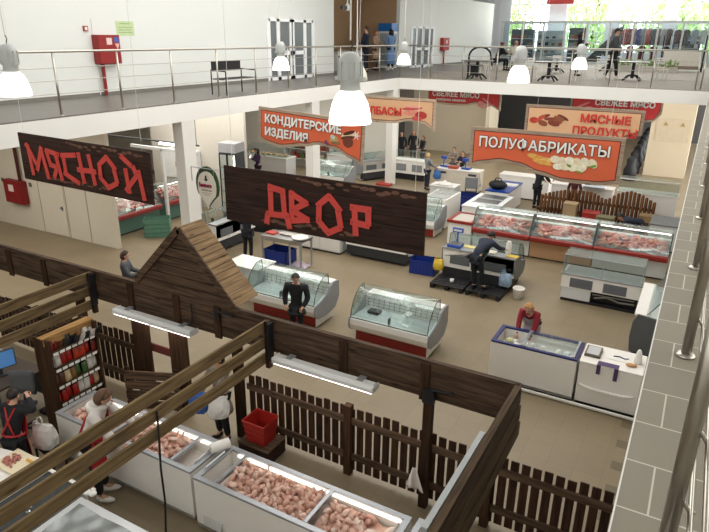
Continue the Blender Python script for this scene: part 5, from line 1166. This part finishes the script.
# storefront
sf = thing('glass_storefront', 'glazed partition with grey frames across the end of the gallery', 'shop front', (-14.3, 47.9, UZ))
b = MB()
for k in range(12):
    x = 1.5*k; b.box(x-.06,x+.06,-.05,.05,0,2.78)
b.box(-.1,16.6,-.06,.06,2.7,2.82); b.box(-.1,16.6,-.05,.05,.0,.15); b.box(-.1,16.6,-.045,.045,.9,.96); b.build('frame', mat('#b9bbb9', .4), sf)
for k in range(11):
    b = MB(); b.box(1.5*k+.06,1.5*k+1.44,-.01,.01,.15,2.7); b.build('pane', glass('#e0e8ea', .1, .0, 'shop_glass'), sf)
for i, (x0, x1, c, h, l) in enumerate(((-14.2,-12.5,'#5d6468',2.3,'dark grey shop cabinet behind the first panes past the white wall'), (-12.2,-10.2,'#b9bfc2',2.2,'white shop shelving behind the seated pair'), (-9.9,-8.6,'#4f5659',2.4,'dark shop cabinet behind the standing woman in black'), (-2.9,-1.2,'#3a3436',2.0,'dark shelving with shoes past the hanging clothes'))):
    t = thing('shop_cabinet', l, 'cabinet', ((x0+x1)/2, 50.3, UZ)); w = (x1-x0)/2
    b = MB(); b.box(-w,w,-.3,.3,0,h); b.build('carcass', mat(c, .5), t)
    for z in (.6,1.1,1.6):
        b = MB(); b.box(-w+.05,w-.05,-.42,-.3,z,z+.05); s_ = b.build('shelf', mat('#d0d2d2', .5), t)
        for j in range(4):
            b = MB(); xx_ = -w+.25+(2*w-.5)*j/3; b.box(xx_-.12,xx_+.12,-.41,-.31,z+.05,z+.05+q.uniform(.12,.3)); b.build('goods', mat(q.choice(['#7f8a96','#a33a30','#d8d4cc','#44484f','#8f7a5c']), .6), s_)
t = thing('sloping_panel', 'dark sloping stair side behind the storefront glass', 'stair panel', (-8.6, 49.2, UZ-.09))
b = MB(); b.prism([(0,.1),(2.5,.1),(2.5,2.75)], 'y', -.06, .06); b.build('panel', mat('#5a5b5b', .6), t)
t = thing('clothes_rail', 'long rail carrying coloured clothes behind the storefront', 'clothes rail', (-4.9, 49.3, UZ))
b = MB(); b.tube([(-2.0,0,2.35),(2.0,0,2.35)], .025, 6); b.build('rail', ALU, t)
for x in (-1.95,1.95):
    b = MB(); b.tube([(x,0,0),(x,0,2.35)], .025, 6); b.build('post', ALU, t)
gc = [('#7c3b33','brick red'),('#3c3a40','charcoal'),('#c4584e','coral'),('#8f2a2a','dark red'),('#c98a80','salmon'),('#2c3a86','deep blue'),('#8c8e94','grey'),('#d0705f','orange red'),('#4b4c52','slate'),('#6f3440','plum'),('#b8b4ae','pale grey'),('#53302f','brown')]
def garment(x, y, z, hexc, nm, lab, h=1.05):
    b = MB(); b.prism([(-.06,0),(-.2,-.07),(-.26,-.42),(-.17,-.44),(-.15,-.25),(-.16,-h),(.16,-h),(.15,-.25),(.17,-.44),(.26,-.42),(.2,-.07),(.06,0)], 'y', -.09, .09)
    o = tag(b.build('hanging_garment', mat(hexc, .85, noise=.2, nscale=6), loc=(x,y,z), bevel=.02), lab, 'garment'); o.rotation_euler = (0,0,R(35))
for k, (c, nm) in enumerate(gc): garment(-6.6+.31*k, 49.3, UZ+2.33, c, nm, '%s garment hanging on the long clothes rail behind the storefront' % nm)
for k, (c, nm) in enumerate((('#8a8c8e','silver grey'),('#a83a34','bright red'),('#6a2f34','wine red'),('#7e3430','rust'),('#40343a','near black'))): garment(-6.2+.75*k, 48.9, UZ+1.25, c, nm, '%s garment on the lower row behind the storefront' % nm, .9)
for k, (c, nm) in enumerate((('#5e2428','dark cherry'),('#3d2a2c','umber'),('#9aa0a6','steel grey'),('#c9c4bc','ivory'))): garment(-2.6+.5*k, 48.6, UZ+2.3, c, nm, '%s garment on the rack past the dark shelving' % nm, .9)
t = thing('shop_rack', 'black rack frame with pale boxes at the end of the storefront', 'rack', (-1.9, 40.5, UZ))
b = MB()
for x in (-.9,1.2):
    b.box(x-.04,x+.04,-.04,.04,0,1.9)
b.box(-.9,1.2,-.04,.04,.12,.2); b.build('frame', BLACK, t); b = MB(); b.box(-.8,1.1,-.2,.3,.3,1.05); b.build('bin', mat('#d7d3c8', .6), t); b = MB(); b.box(-.8,1.1,-.22,.3,.14,.3); b.build('base_board', mat('#8a7a6a', .6), t)
t = thing('planter', 'low planter of green plants before the storefront', 'planter', (-3.3, 38.6, UZ))
b = MB(); b.box(-2.2,1.5,-.18,.18,0,.3); b.build('trough', mat('#b9b4aa', .6), t)
b = MB(); q = random.Random(2)
for k in range(260):
    c = Vector((q.uniform(-2.2,1.5), q.uniform(-.2,.2), q.uniform(.3,.62))); M = Euler((q.uniform(0,6),q.uniform(0,6),q.uniform(0,6))).to_matrix()
    b._face([b.v(c+M@Vector(p)*.11) for p in ((-1,0,0),(0,-.4,0),(1,0,0),(0,.4,0))])
b.build('foliage', mat('#7d9a4e', .7, noise=.3, nscale=5), t)
t = thing('arched_rack', 'black arched rack standing by the end of the white wall', 'rack', (-9.15, 27.6, UZ))
b = MB(); pts = [(-.5,0,0),(-.5,0,.9)]+[(-.5*math.cos(a)*1.0, 0, .9+.4*math.sin(a)) for a in [3.14*k/10 for k in range(1,10)]]+[(.5,0,.9),(.58,0,.5)]
b.tube(pts, .045, 8); b.build('arch', BLACK, t); b = MB(); b.box(-.5,.1,-.25,.25,.5,.56); b.box(-.35,-.1,-.15,.15,.1,.5); b.build('seat', BLACK, t)
t = thing('red_banner', 'red banner hanging in front of the second window', 'banner', (-11.1, 51.3, 9.35))
b = MB(); b.box(-1.0,1.0,-.02,.02,-.45,.3); b.build('cloth', mat('#8e2a26', .7), t); b = MB(); b.tube([(-1.0,0,.3),(1.0,0,.3)], .03, 6); b.build('rod', ALU, t); b = MB(); b.tube([(-.9,0,.3),(-.9,0,1.65)], .006, 5); b.tube([(.9,0,.3),(.9,0,1.65)], .006, 5); b.build('wire', ALU, t)
# ================================================================ PEOPLE
def skin_mesh(name, nd, ed, root, sub=1):
    bm = bmesh.new(); ly = bm.verts.layers.skin.verify(); vs = {}
    for k, (co, r) in nd.items():
        v = bm.verts.new(co); r = r if isinstance(r, tuple) else (r, r); v[ly].radius = r; v[ly].use_root = (k == root); vs[k] = v
    for a, c in ed: bm.edges.new((vs[a], vs[c]))
    me = bpy.data.meshes.new('tmp'); bm.to_mesh(me); bm.free()
    o = bpy.data.objects.new('tmp', me); COL.objects.link(o)
    sk = o.modifiers.new('skin', 'SKIN'); sk.use_smooth_shade = True
    ss = o.modifiers.new('sub', 'SUBSURF'); ss.levels = sub; ss.render_levels = sub
    dg = bpy.context.evaluated_depsgraph_get(); dg.update()
    out = bpy.data.meshes.new_from_object(o.evaluated_get(dg)); out.name = name
    bpy.data.objects.remove(o); bpy.data.meshes.remove(me)
    return out
SKINM = mat('#c79a80', .55, noise=.05, nscale=20); EYE = mat('#2a2422', .4, noise=0); LIP = mat('#a05a50', .5, noise=0)
def person(label, loc, rz, h=1.7, top='#2a2a2e', legs='#1c1c20', shoes='#151517', hair='#2a1d14', style='short', bend=0, sit=False, hands=None, look=(0,0), stride=0, mask=None, extras=(), bulk=1.0, skirt=None, hood=None, cap=None, apron=None, straps=None):
    k = h/1.7; t = thing('person', label, 'person', loc, rz); V = Vector
    ph = .50 if sit else .90
    by = -.17*math.sin(R(bend))*1.4
    pel = V((0, by, ph))
    Rb = Matrix.Rotation(-R(bend), 3, 'X'); Rh = Matrix.Rotation(-R(bend)*.5, 3, 'X')
    U = lambda x, y, z: pel + Rb @ V((x, y, z-.90))
    J = {'pel': pel, 'spine': pel + Rh @ V((0,.0,.18)), 'chest': U(0,.0,1.24), 'ubk': U(0,-.01,1.37), 'nb': U(0,-.005,1.45)}
    hd = Matrix.Rotation(-R(bend*.75+look[0]), 3, 'X'); hz_ = Matrix.Rotation(R(look[1]), 3, 'Z')
    hp = U(0,.01,1.50)
    Hh = lambda x, y, z: hp + Matrix.Rotation(-R(bend*.6), 3, "X") @ (hz_ @ (Matrix.Rotation(-R(look[0]), 3, 'X') @ V((x,y,z))))
    J['neck'] = U(0,.005,1.49); J['jaw'] = Hh(0,.025,.065); J['mid'] = Hh(0,.015,.115); J['crown'] = Hh(0,.0,.165)
    for s, S in ((-1,'L'), (1,'R')):
        J['sh'+S] = U(.165*s*bulk, -.01, 1.40)
        tgt = hands[0 if s < 0 else 1] if hands and hands[0 if s < 0 else 1] else None
        tgt = V(tgt) if tgt else J['sh'+S] + V((.07*s, .05, -.50))
        sh = J['sh'+S]; d = tgt-sh; L = min(d.length, .525); d.normalize(); tgt = sh+d*L
        a = .275; c = .255; x = (a*a-c*c+L*L)/(2*L); hh = math.sqrt(max(a*a-x*x, 0))
        pole = V((.5*s, -.5, -.6)); pole = (pole-d*pole.dot(d)).normalized()
        J['el'+S] = sh+d*x+pole*hh; J['wr'+S] = tgt; f = (tgt-J['el'+S]).normalized(); J['ha'+S] = tgt+f*.075
        J['hip'+S] = pel+V((.088*s, 0, -.03))
        if sit:
            J['kn'+S] = V((.11*s, .42, .50)); J['an'+S] = V((.11*s, .42, .085)); J['to'+S] = V((.12*s, .56, .035))
        else:
            st = stride*s
            J['kn'+S] = V((.098*s, by*.45+.02+st*.5, .48)); J['an'+S] = V((.105*s, -.02+st, .085)); J['to'+S] = V((.125*s, .13+st, .035))
    for q_ in J: J[q_] = J[q_]*k
    r = {'pel':(.115,.095),'spine':(.105,.085),'chest':(.125,.095),'ubk':(.11,.08),'nb':.06,'neck':.05,'jaw':(.058,.064),'mid':(.074,.086),'crown':(.07,.082),'sh':.058,'el':.041,'wr':.029,'ha':(.042,.022),'hip':.085,'kn':.056,'an':.04,'to':(.04,.028)}
    rr = lambda n: tuple(z*k for z in (r[n] if isinstance(r[n], tuple) else (r[n],)*2))
    nd = {n: (J[n], rr(n if n in r else n[:-1])) for n in J}
    ed = [('pel','spine'),('spine','chest'),('chest','ubk'),('ubk','nb'),('nb','neck'),('neck','jaw'),('jaw','mid'),('mid','crown')]
    for S in 'LR': ed += [('ubk','sh'+S),('sh'+S,'el'+S),('el'+S,'wr'+S),('wr'+S,'ha'+S),('pel','hip'+S),('hip'+S,'kn'+S),('kn'+S,'an'+S),('an'+S,'to'+S)]
    body = skin_mesh('body', nd, ed, 'pel')
    b = MB(); b.bm.from_mesh(body)
    for f in b.bm.faces: f.material_index = 0
    HM = lambda x, y, z: (Hh(x, y, z))*k
    b.ball(HM(0,.112,.085), .014*k, 7, 5)
    for s in (-1,1): b.ball(HM(.078*s,.0,.09), (.012*k,.02*k,.03*k), 7, 5)
    b.mi = 1
    for s in (-1,1): b.ball(HM(.03*s,.098,.108), .0095*k, 6, 5)
    b.mi = 2; b.ball(HM(0,.096,.045), (.022*k,.008*k,.007*k), 7, 4); b.mi = 0
    for s, S in ((-1,'L'),(1,'R')):   # fingers and thumb
        w_, hnd = J['wr'+S], J['ha'+S]; f = (hnd-w_).normalized(); side = f.cross(V((0,0,1))); side = side.normalized() if side.length > .1 else V((0,1,0)); dn = side.cross(f)
        if dn.z > 0: dn = -dn
        for i, ln in enumerate((.062,.072,.068,.052)):
            p0 = hnd+side*(.026-.0175*i)*k; p1 = p0+(f*.6+dn*.25)*ln*.6*k; p2 = p1+(f*.35+dn*.6)*ln*.55*k
            b.tube([p0, p1, p2], [.0095*k,.0085*k,.006*k], 6)
        p0 = w_+f*.03*k+side*.03*k; b.tube([p0, p0+(f*.5+side*.6)*.035*k, p0+(f+side*.35+dn*.3)*.055*k], [.012*k,.0105*k,.008*k], 6)
    bpy.data.meshes.remove(body)
    bo = b.build('body', [SKINM, EYE, LIP], t, True)
    # clothes: shells grown round the same skeleton
    g = .016
    def shell(nm, names, edges, root, m, grow, scale={}):
        n2 = {}
        for n in names:
            q_ = rr(n if n in r else n[:-1]); s_ = scale.get(n if n in scale else n[:-1], 1); n2[n] = (J[n], tuple((z+grow*k)*s_ for z in q_))
        me = skin_mesh(nm, n2, edges, root); me.materials.clear(); me.materials.append(m if not isinstance(m, str) else mat(m, .85, noise=.14, nscale=9))
        o = bpy.data.objects.new(nm, me); COL.objects.link(o); o.parent = t; return o
    J['hem'] = J['pel']-V((0,0,.06*k)); r['hem'] = (.12,.10)
    for S in 'LR': J['cuf'+S] = J['an'+S]+(J['kn'+S]-J['an'+S])*.06; r['cuf'] = .045
    shell('trousers', ['pel','hipL','hipR','knL','knR','cufL','cufR'], [('pel','hipL'),('pel','hipR'),('hipL','knL'),('hipR','knR'),('knL','cufL'),('knR','cufR')], 'pel', legs, .014)
    shell('jacket' if bulk > 1.02 else 'top', ['hem','pel','spine','chest','ubk','nb','shL','elL','wrL','shR','elR','wrR'], [('hem','pel'),('pel','spine'),('spine','chest'),('chest','ubk'),('ubk','nb'),('ubk','shL'),('shL','elL'),('elL','wrL'),('ubk','shR'),('shR','elR'),('elR','wrR')], 'pel', top, .02*bulk**2, {'wr': .9})
    for S in 'LR':
        b = MB(); d = (J['to'+S]-J['an'+S]); d.z = 0; d.normalize(); p = J['an'+S].copy(); p.z = 0
        b.M = Matrix.Translation(p+d*.05*k) @ Matrix.Rotation(math.atan2(-d.x, d.y), 4, 'Z'); b.ball((0,.02,.045*k), (.05*k,.135*k,.042*k), 12, 7); b.ball((0,-.05*k,.07*k), (.045*k,.055*k,.055*k), 10, 6)
        for v in b.bm.verts: v.co.z = max(v.co.z, .004)
        b.build('shoe', mat(shoes, .5, noise=.05), t, True)
    # hair
    hm = mat(hair, .6, noise=.2, nscale=30)
    if style != 'none':
        b = MB()
        def cap_pt(u, v):
            a = 6.283*u; e = 1.571*(1-v*(.98-.52*max(0, math.sin(a))+.48*max(0, -math.sin(a))))
            rx, ry, rz_ = .089, .104, .098
            return HM(rx*math.cos(e)*math.cos(a), -.002+ry*math.cos(e)*math.sin(a), .118+rz_*math.sin(e)+(.012 if v < .2 else 0))
        b.sheet(cap_pt, 20, 8)
        if style == 'long':
            b.ball(HM(0,-.075,.04), (.085*k,.045*k,.13*k), 12, 8)
            for s in (-1,1): b.ball(HM(.078*s,-.02,.04), (.02*k,.05*k,.10*k), 8, 6)
        if style == 'bun': b.ball(HM(0,-.10,.15), .045*k, 9, 7)
        if style == 'bob': b.ball(HM(0,-.05,.075), (.095*k,.065*k,.075*k), 12, 8)
        o = b.build('hair', hm, t, True); mm = o.modifiers.new('s','SOLIDIFY'); mm.thickness = .012*k; mm.offset = 1
    if cap:
        b = MB(); b.sheet(lambda u, v: HM(.095*math.sin(1.4*v)*math.cos(6.283*u), .108*math.sin(1.4*v)*math.sin(6.283*u), .118+.11*math.cos(1.4*v)), 18, 6)
        b.sheet(lambda u, v: HM((.085-.02*v)*(2*u-1), .09+.075*v-.03*(2*u-1)**2, .135-.015*v), 8, 3); o = b.build('cap', mat(cap, .8), t, True); o.modifiers.new('s','SOLIDIFY').thickness = .008
    if hood:
        b = MB(); b.M = Matrix.Translation(J['nb']); b.lathe([(.13,-.05),(.155,.0),(.15,.05),(.11,.07),(.09,.04)], (0,-.04,0), 16); b.build('hood', mat(hood, .9, noise=.1), t, True)
    if mask:
        b = MB(); b.ball(HM(0,.075,.05), (.052*k,.04*k,.04*k), 10, 7); b.build('face_mask', mat(mask, .7), t, True)
    if straps:
        b = MB(); m_ = mat(straps, .6)
        W_ = lambda x, y, z: U(x,y,z)*k
        for s in (-1,1): b.tube([W_(.10*s,.10,1.30), W_(.105*s,.03,1.478), W_(.08*s,-.085,1.42), W_(0,-.128,1.22), W_(-.10*s,-.125,1.02)], .016*k, 6)
        b.tube([W_(.15*math.cos(a), .135*math.sin(a), 1.0) for a in [6.283*i/16 for i in range(17)]], .018*k, 6); b.build('apron_strap', m_, t, True)
    if apron:
        b = MB(); W_ = lambda x, y, z: U(x,y,z)*k
        b.sheet(lambda u, v: (W_(.17*(2*u-1)*(.7+.3*min(1, v*2.5)), .135-.06*(2*u-1)**2, 1.34-.44*v)), 8, 6)
        b.sheet(lambda u, v: (J['pel']+V((.20*(2*u-1), .155-.10*(2*u-1)**2+.02*v, .0-.42*v))*k), 8, 5); o = b.build('apron', mat(apron, .8, noise=.08), t, True); o.modifiers.new('s','SOLIDIFY').thickness = .008
    if skirt:
        b = MB(); N = 16; z1 = skirt[1]; prof = [(.155,.12,.06),(.18,.15,-.12),(.21,.18,z1*.6),(.225,.19,z1)]
        rings = [[b.v(J['pel']+V((a*math.cos(6.283*i/N), c*math.sin(6.283*i/N)*1.0, z))*k) for i in range(N)] for a, c, z in prof]
        for A, B in zip(rings, rings[1:]):
            for i in range(N): b._face([A[i],A[(i+1)%N],B[(i+1)%N],B[i]])
        o = b.build('coat_skirt', mat(skirt[0], .85, noise=.1), t, True); o.modifiers.new('s','SOLIDIFY').thickness = .01
    return t
P_ = person
# in the stall
P_('woman in a white hoodie and red apron leaning over the chicken freezer', (-6.83,4.66,0), R(-58), 1.88, '#d6cfca', '#17171a', '#e2e0dc', '#5a3f2c', 'bob', bend=22, hands=((-.1,.6,.98),(.3,.5,.98)), look=(10,5), hood='#dcd7d1', straps='#b3202a', apron='#a91f28', bulk=1.08, mask='#e4e4e4')
P_('dark haired person in black with red crossed apron straps at the work table', (-8.05,4.22,0), R(20), 1.66, '#1b1b20', '#1b1b1f', '#202022', '#241a15', 'short', bend=14, hands=((-.18,.34,.95),(.25,.1,1.58)), straps='#a8242a', apron='#a8242a')
P_('customer in grey beside the red basket, holding a blue bag', (-6.22,6.62,0), R(170), 1.66, '#8b8178', '#1a1a1d', '#1d1d1f', '#3a2a20', 'bob', hands=((-.1,.3,.98),(.14,.32,1.0)), skirt=('#8f877d',-.3), bulk=1.1)
carrier_bag('blue printed bag held by the customer behind the middle beam', (-6.3,6.2,.78), R(10), 1.0, mat('#2b5aa6', .5, noise=.2, nscale=7))
carrier_bag('white bag held by the customer behind the middle beam', (-5.98,6.3,.72), R(40), 1.0)
# out in the hall
P_('man in a black jacket standing behind the curved glass case', (-7.15,10.22,0), R(195), 1.66, '#1c1d20', '#1a1b1e', '#131315', '#2a221e', 'short', hands=((-.2,.16,.96),(.2,.16,.96)), look=(18,10), bulk=1.3, skirt=('#1c1d20',-.16))
P_('short haired woman in a dark grey top beyond the gable', (-11.5,9.35,0), R(-50), 1.64, '#4d4f54', '#26262a', '#1b1b1d', '#3a2a22', 'bob', hands=((-.1,.32,1.12),(.12,.32,1.12)), look=(10,0), bulk=1.2)
P_('person in dark clothes standing by the steel table under the sign', (-11.55,14.0,0), R(10), 1.7, '#20222b', '#16171b', '#141416', '#2b211c', 'short', hands=((-.12,.25,1.1),(.12,.25,1.1)), bulk=1.28)
P_('worker in a dark cap bending over the serving counter', (-4.52,14.98,.147), R(-18), 1.8, '#2a3140', '#1b1e26', '#1a1a1c', '#221a16', 'short', bend=52, hands=((-.05,.72,.98),(.24,.66,.98)), cap='#17181c', apron='#3d5a4a', stride=.06, look=(5,0), bulk=1.15)
P_('fair haired woman in red and grey reaching into the blue rimmed freezer', (-2.42,11.97,0), R(176), 1.62, '#8d2630', '#23263a', '#1b1b1d', '#b98a58', 'bob', bend=44, hands=((-.14,.42,.80),(.14,.44,.80)), look=(0,0), apron='#9a8f98', bulk=1.08)
P_('person in navy leaning down behind the meat case', (-1.35,20.7,0), R(95), 1.8, '#1d2233', '#1b1c22', '#161618', '#1d1815', 'short', bend=76, hands=((-.2,.5,.55),(.2,.5,.5)), bulk=1.35)
P_('dark clothed shopper bending forward below the ПОЛУФАБРИКАТЫ sign', (-5.35,24.7,0), R(-30), 1.8, '#1d1e24', '#18191d', '#141416', '#231b17', 'short', bend=12, hands=((-.1,.45,1.0),(.15,.45,1.0)), bulk=1.3)
P_('person in maroon half hidden behind the log fence', (-3.9,24.3,0), R(180), 1.62, '#57262a', '#2a2326', '#161618', '#2a1d18', 'long')
P_('man in a black jacket, first of the three standing together', (-14.05,30.3,0), R(185), 1.72, '#1b1c21', '#17181b', '#121214', '#241b17', 'short', bulk=1.1)
P_('long haired woman in black, middle of the three standing together', (-13.6,30.85,0), R(190), 1.74, '#191a1e', '#17171a', '#121214', '#6b4a34', 'long', bulk=1.06, skirt=('#191a1e',-.2))
P_('slim person in dark clothes, third of the three standing together', (-12.8,30.3,0), R(150), 1.6, '#1e1f26', '#1c1d22', '#121214', '#1f1815', 'bob', hands=((-.2,.3,1.0),None))
P_('fair haired woman in a grey vest standing at the long counter', (-10.45,25.4,0), R(-40), 1.66, '#8a8d90', '#262b3c', '#1a1a1c', '#c0a070', 'bob', hands=((-.1,.36,1.05),(.16,.36,1.05)), bulk=1.08)
P_('seated woman in a grey cardigan behind the long counter', (-9.95,27.3,.45), R(180), 1.62, '#8b8078', '#3a3a40', '#1b1b1d', '#2b201b', 'bun', sit=True, hands=((-.1,.3,.85),(.1,.3,.85)))
P_('seated woman in dark clothes behind the long counter', (-9.4,27.0,.35), R(170), 1.62, '#2b2630', '#2a2a30', '#1b1b1d', '#5a3a28', 'bob', sit=True, hands=((-.1,.32,.85),(.1,.32,.85)))
for x, y, l in ((-9.95,27.25,'grey stool under the seated woman in the cardigan'), (-9.4,26.95,'grey stool under the seated woman in dark clothes')):
    t = thing('stool', l, 'stool', (x,y,0)); b = MB(); b.lathe([(.02,.66),(.2,.67),(.21,.7),(.02,.72)], seg=16); b.build('seat', DGREY, t); b = MB(); b.tube([(0,0,0),(0,0,.66)], .04); b.lathe([(.2,0),(.2,.02),(.04,.04)], seg=16); b.build('pedestal', ALU, t)
P_('woman in purple looking at a bright phone beside the grey partition', (-17.4,22.1,0), R(150), 1.7, '#3a2548', '#1f1c26', '#161618', '#17120f', 'long', hands=((-.02,.3,1.28),(.08,.3,1.28)), look=(25,0))
b = MB(); b.box(-.04,.04,-.005,.005,-.07,.07); o = tag(b.build('mobile_phone', glow('#eef4ff', 2.5, 'phone_screen'), loc=(-17.58,21.8,1.36)), 'bright mobile phone in the hands of the woman in purple', 'phone'); o.rotation_euler = (R(30),0,R(150))
P_('man in a tan jacket seen from behind at the pastry stall', (-16.0,24.6,0), R(15), 1.76, '#a08d6c', '#24262c', '#161618', '#4a3a2c', 'short', bulk=1.18, hands=((-.15,.35,1.1),(.15,.35,1.1)))
# on the galleries
P_('man in a dark jacket standing at the kiosk recess', (-14.95,27.8,UZ), R(100), 2.12, '#1d2436', '#1c1e28', '#141416', '#3f2a20', 'short', hands=((-.12,.3,1.1),(.12,.3,1.1)), bulk=1.15)
P_('person in beige behind the kiosk counter', (-15.75,30.35,UZ), R(-100), 1.95, '#a58a78', '#5a4a42', '#1b1b1d', '#a06a4c', 'bun', hands=((-.12,.32,1.1),(.12,.32,1.1)), skirt=('#a58a78',-.4))
P_('woman in a long blue robe at the kiosk', (-15.0,30.6,UZ), R(60), 2.05, '#6f8db8', '#2a2c34', '#d8d4cc', '#1b1513', 'long', hands=((-.12,.3,1.1),(.12,.3,1.1)), skirt=('#6f8db8',-.62), bulk=1.08)
P_('seated woman in black leaning on a cafe table', (-10.45,34.7,UZ-.03), R(-40), 2.0, '#1b1b1f', '#202024', '#151517', '#5a2f22', 'bun', sit=True, bend=22, hands=((-.1,.42,.82),(.15,.42,.82)))
P_('seated man in a light jacket at the cafe table, seen from behind', (-9.45,34.3,UZ-.03), R(15), 2.05, '#c9c2b0', '#4a4a4e', '#151517', '#8a7460', 'short', sit=True, bend=12, hands=((-.15,.4,.82),(.15,.4,.82)), bulk=1.2)
P_('woman in black with a head scarf standing on the far gallery', (-5.78,32.0,UZ), R(-75), 1.98, '#15151a', '#17171b', '#131315', '#15151a', 'long', hands=((-.08,.3,1.25),(.1,.3,1.25)), skirt=('#15151a',-.5), bulk=1.1)
P_('man in a black vest and grey sleeves walking along the far gallery', (-4.02,30.5,UZ), R(-80), 2.1, '#4a4c50', '#17181c', '#e6e4e0', '#2a221d', 'short', stride=.2, hands=((-.24,.0,.98),(.24,.2,1.0)), cap='#2a2526', bulk=1.08)
carrier_bag('pale bag carried by the walking man on the gallery', (-4.42,30.45,UZ+.62), 0, .9, mat('#a9bccb', .5, noise=.15))
# ================================================================ LIGHT AND CAMERA
def area(name, loc, sx, sy, power, col=(1,.97,.92), rot=(0,0,0)):
    L = bpy.data.lights.new(name, 'AREA'); L.shape = 'RECTANGLE'; L.size = sx; L.size_y = sy; L.energy = power; L.color = col
    o = bpy.data.objects.new(name, L); COL.objects.link(o); o.location = loc; o.rotation_euler = rot; return o
area('overhead_fill_hall', (-6.5, 15.5, 10.9), 9, 16, 1450, (1,.985,.96))  # added overhead panel for top light; the ceiling has no skylight
area('overhead_fill_end', (-6, 38, 10.9), 10, 16, 950, (1,.99,.98))  # invented top light over the far gallery, below a closed ceiling
area('overhead_fill_gallery', (-13.2, 14, 10.9), 3, 20, 400, (1,.99,.97))  # added strip brightening the side gallery; no opening above it
area('shop_fill', (-16.5, 16.5, 4.2), 6, 5, 330, (1,.96,.9))  # added fill under the slab, besides the lit shop tube
area('side_ceiling_light', (-18, 8, 4.25), 8, 5, 330, (1,.96,.9))
area('stall_fill', (-16, 24, 4.2), 6, 3, 200, (1,.96,.9))  # fill panel put under the slab to lift the dim stalls
area('back_fill', (-12, 30.5, 4.2), 6, 6, 260, (1,.96,.9))  # added to brighten the back stalls; no fixture is modelled
area('corridor_fill', (-5, 31, 4.2), 6, 6, 220, (1,.96,.9))  # invented fill for the corridor mouth, set below the slab
area('near_fill', (-7, -3.7, 8.2), 16, 5, 480, (1,.99,.97), (R(90),0,0))  # added fill panel behind the camera; the near wall holds no window
area('side_fill', (5.6, 13, 8.6), 3.6, 22, 700, (1,1,.98), (0, R(90), 0))  # added sideways fill for faces towards the ledge; no window built there
area('storefront_fill', (-6, 50, 10.5), 16, 3, 500, (1,1,.98))  # added from above to brighten the shop behind the glass
area('shop_window_light', (-6, 51.9, 7.5), 16, 3.6, 600, (1,1,1), (R(-90),0,0))
w = bpy.data.worlds.new('world'); SC.world = w; w.use_nodes = True; nt = w.node_tree
bg = nt.nodes['Background']; sky = nt.nodes.new('ShaderNodeTexSky'); sky.sky_type = 'HOSEK_WILKIE'; sky.turbidity = 5; sky.sun_direction = (.5,-.3,.75)
mx = nt.nodes.new('ShaderNodeMix'); mx.data_type = 'RGBA'; mx.inputs[0].default_value = .75; mx.inputs[7].default_value = (1,1,1,1)
nt.links.new(sky.outputs[0], mx.inputs[6]); nt.links.new(mx.outputs[2], bg.inputs[0]); bg.inputs[1].default_value = 9
# camera: recovered from the vanishing points of the hall
A_, T_, O_, F_ = -5.08107687e-01, 3.58834398e-01, 1.02921364e-02, 613.503576
fw = Vector((math.sin(A_)*math.cos(T_), math.cos(A_)*math.cos(T_), -math.sin(T_))); rt = Vector((math.cos(A_), -math.sin(A_), 0)); up = rt.cross(fw)
c_, s_ = math.cos(O_), math.sin(O_); r2 = rt*c_+up*s_; u2 = up*c_-rt*s_
cam = bpy.data.cameras.new('camera'); co = bpy.data.objects.new('camera', cam); COL.objects.link(co)
co.matrix_world = Matrix(((r2.x,u2.x,-fw.x,0),(r2.y,u2.y,-fw.y,0),(r2.z,u2.z,-fw.z,6.5),(0,0,0,1)))
cam.sensor_width = 36; cam.lens = F_/709*36; cam.clip_start = .05; cam.clip_end = 300
SC.camera = co
SC.view_settings.view_transform = 'Standard'; SC.view_settings.look = 'None'; SC.view_settings.exposure = .02; SC.view_settings.gamma = 1; SC.view_settings.use_curve_mapping = False
SC.cycles.max_bounces = 6; SC.cycles.transparent_max_bounces = 16; SC.cycles.use_denoising = True; SC.cycles.sample_clamp_indirect = 6
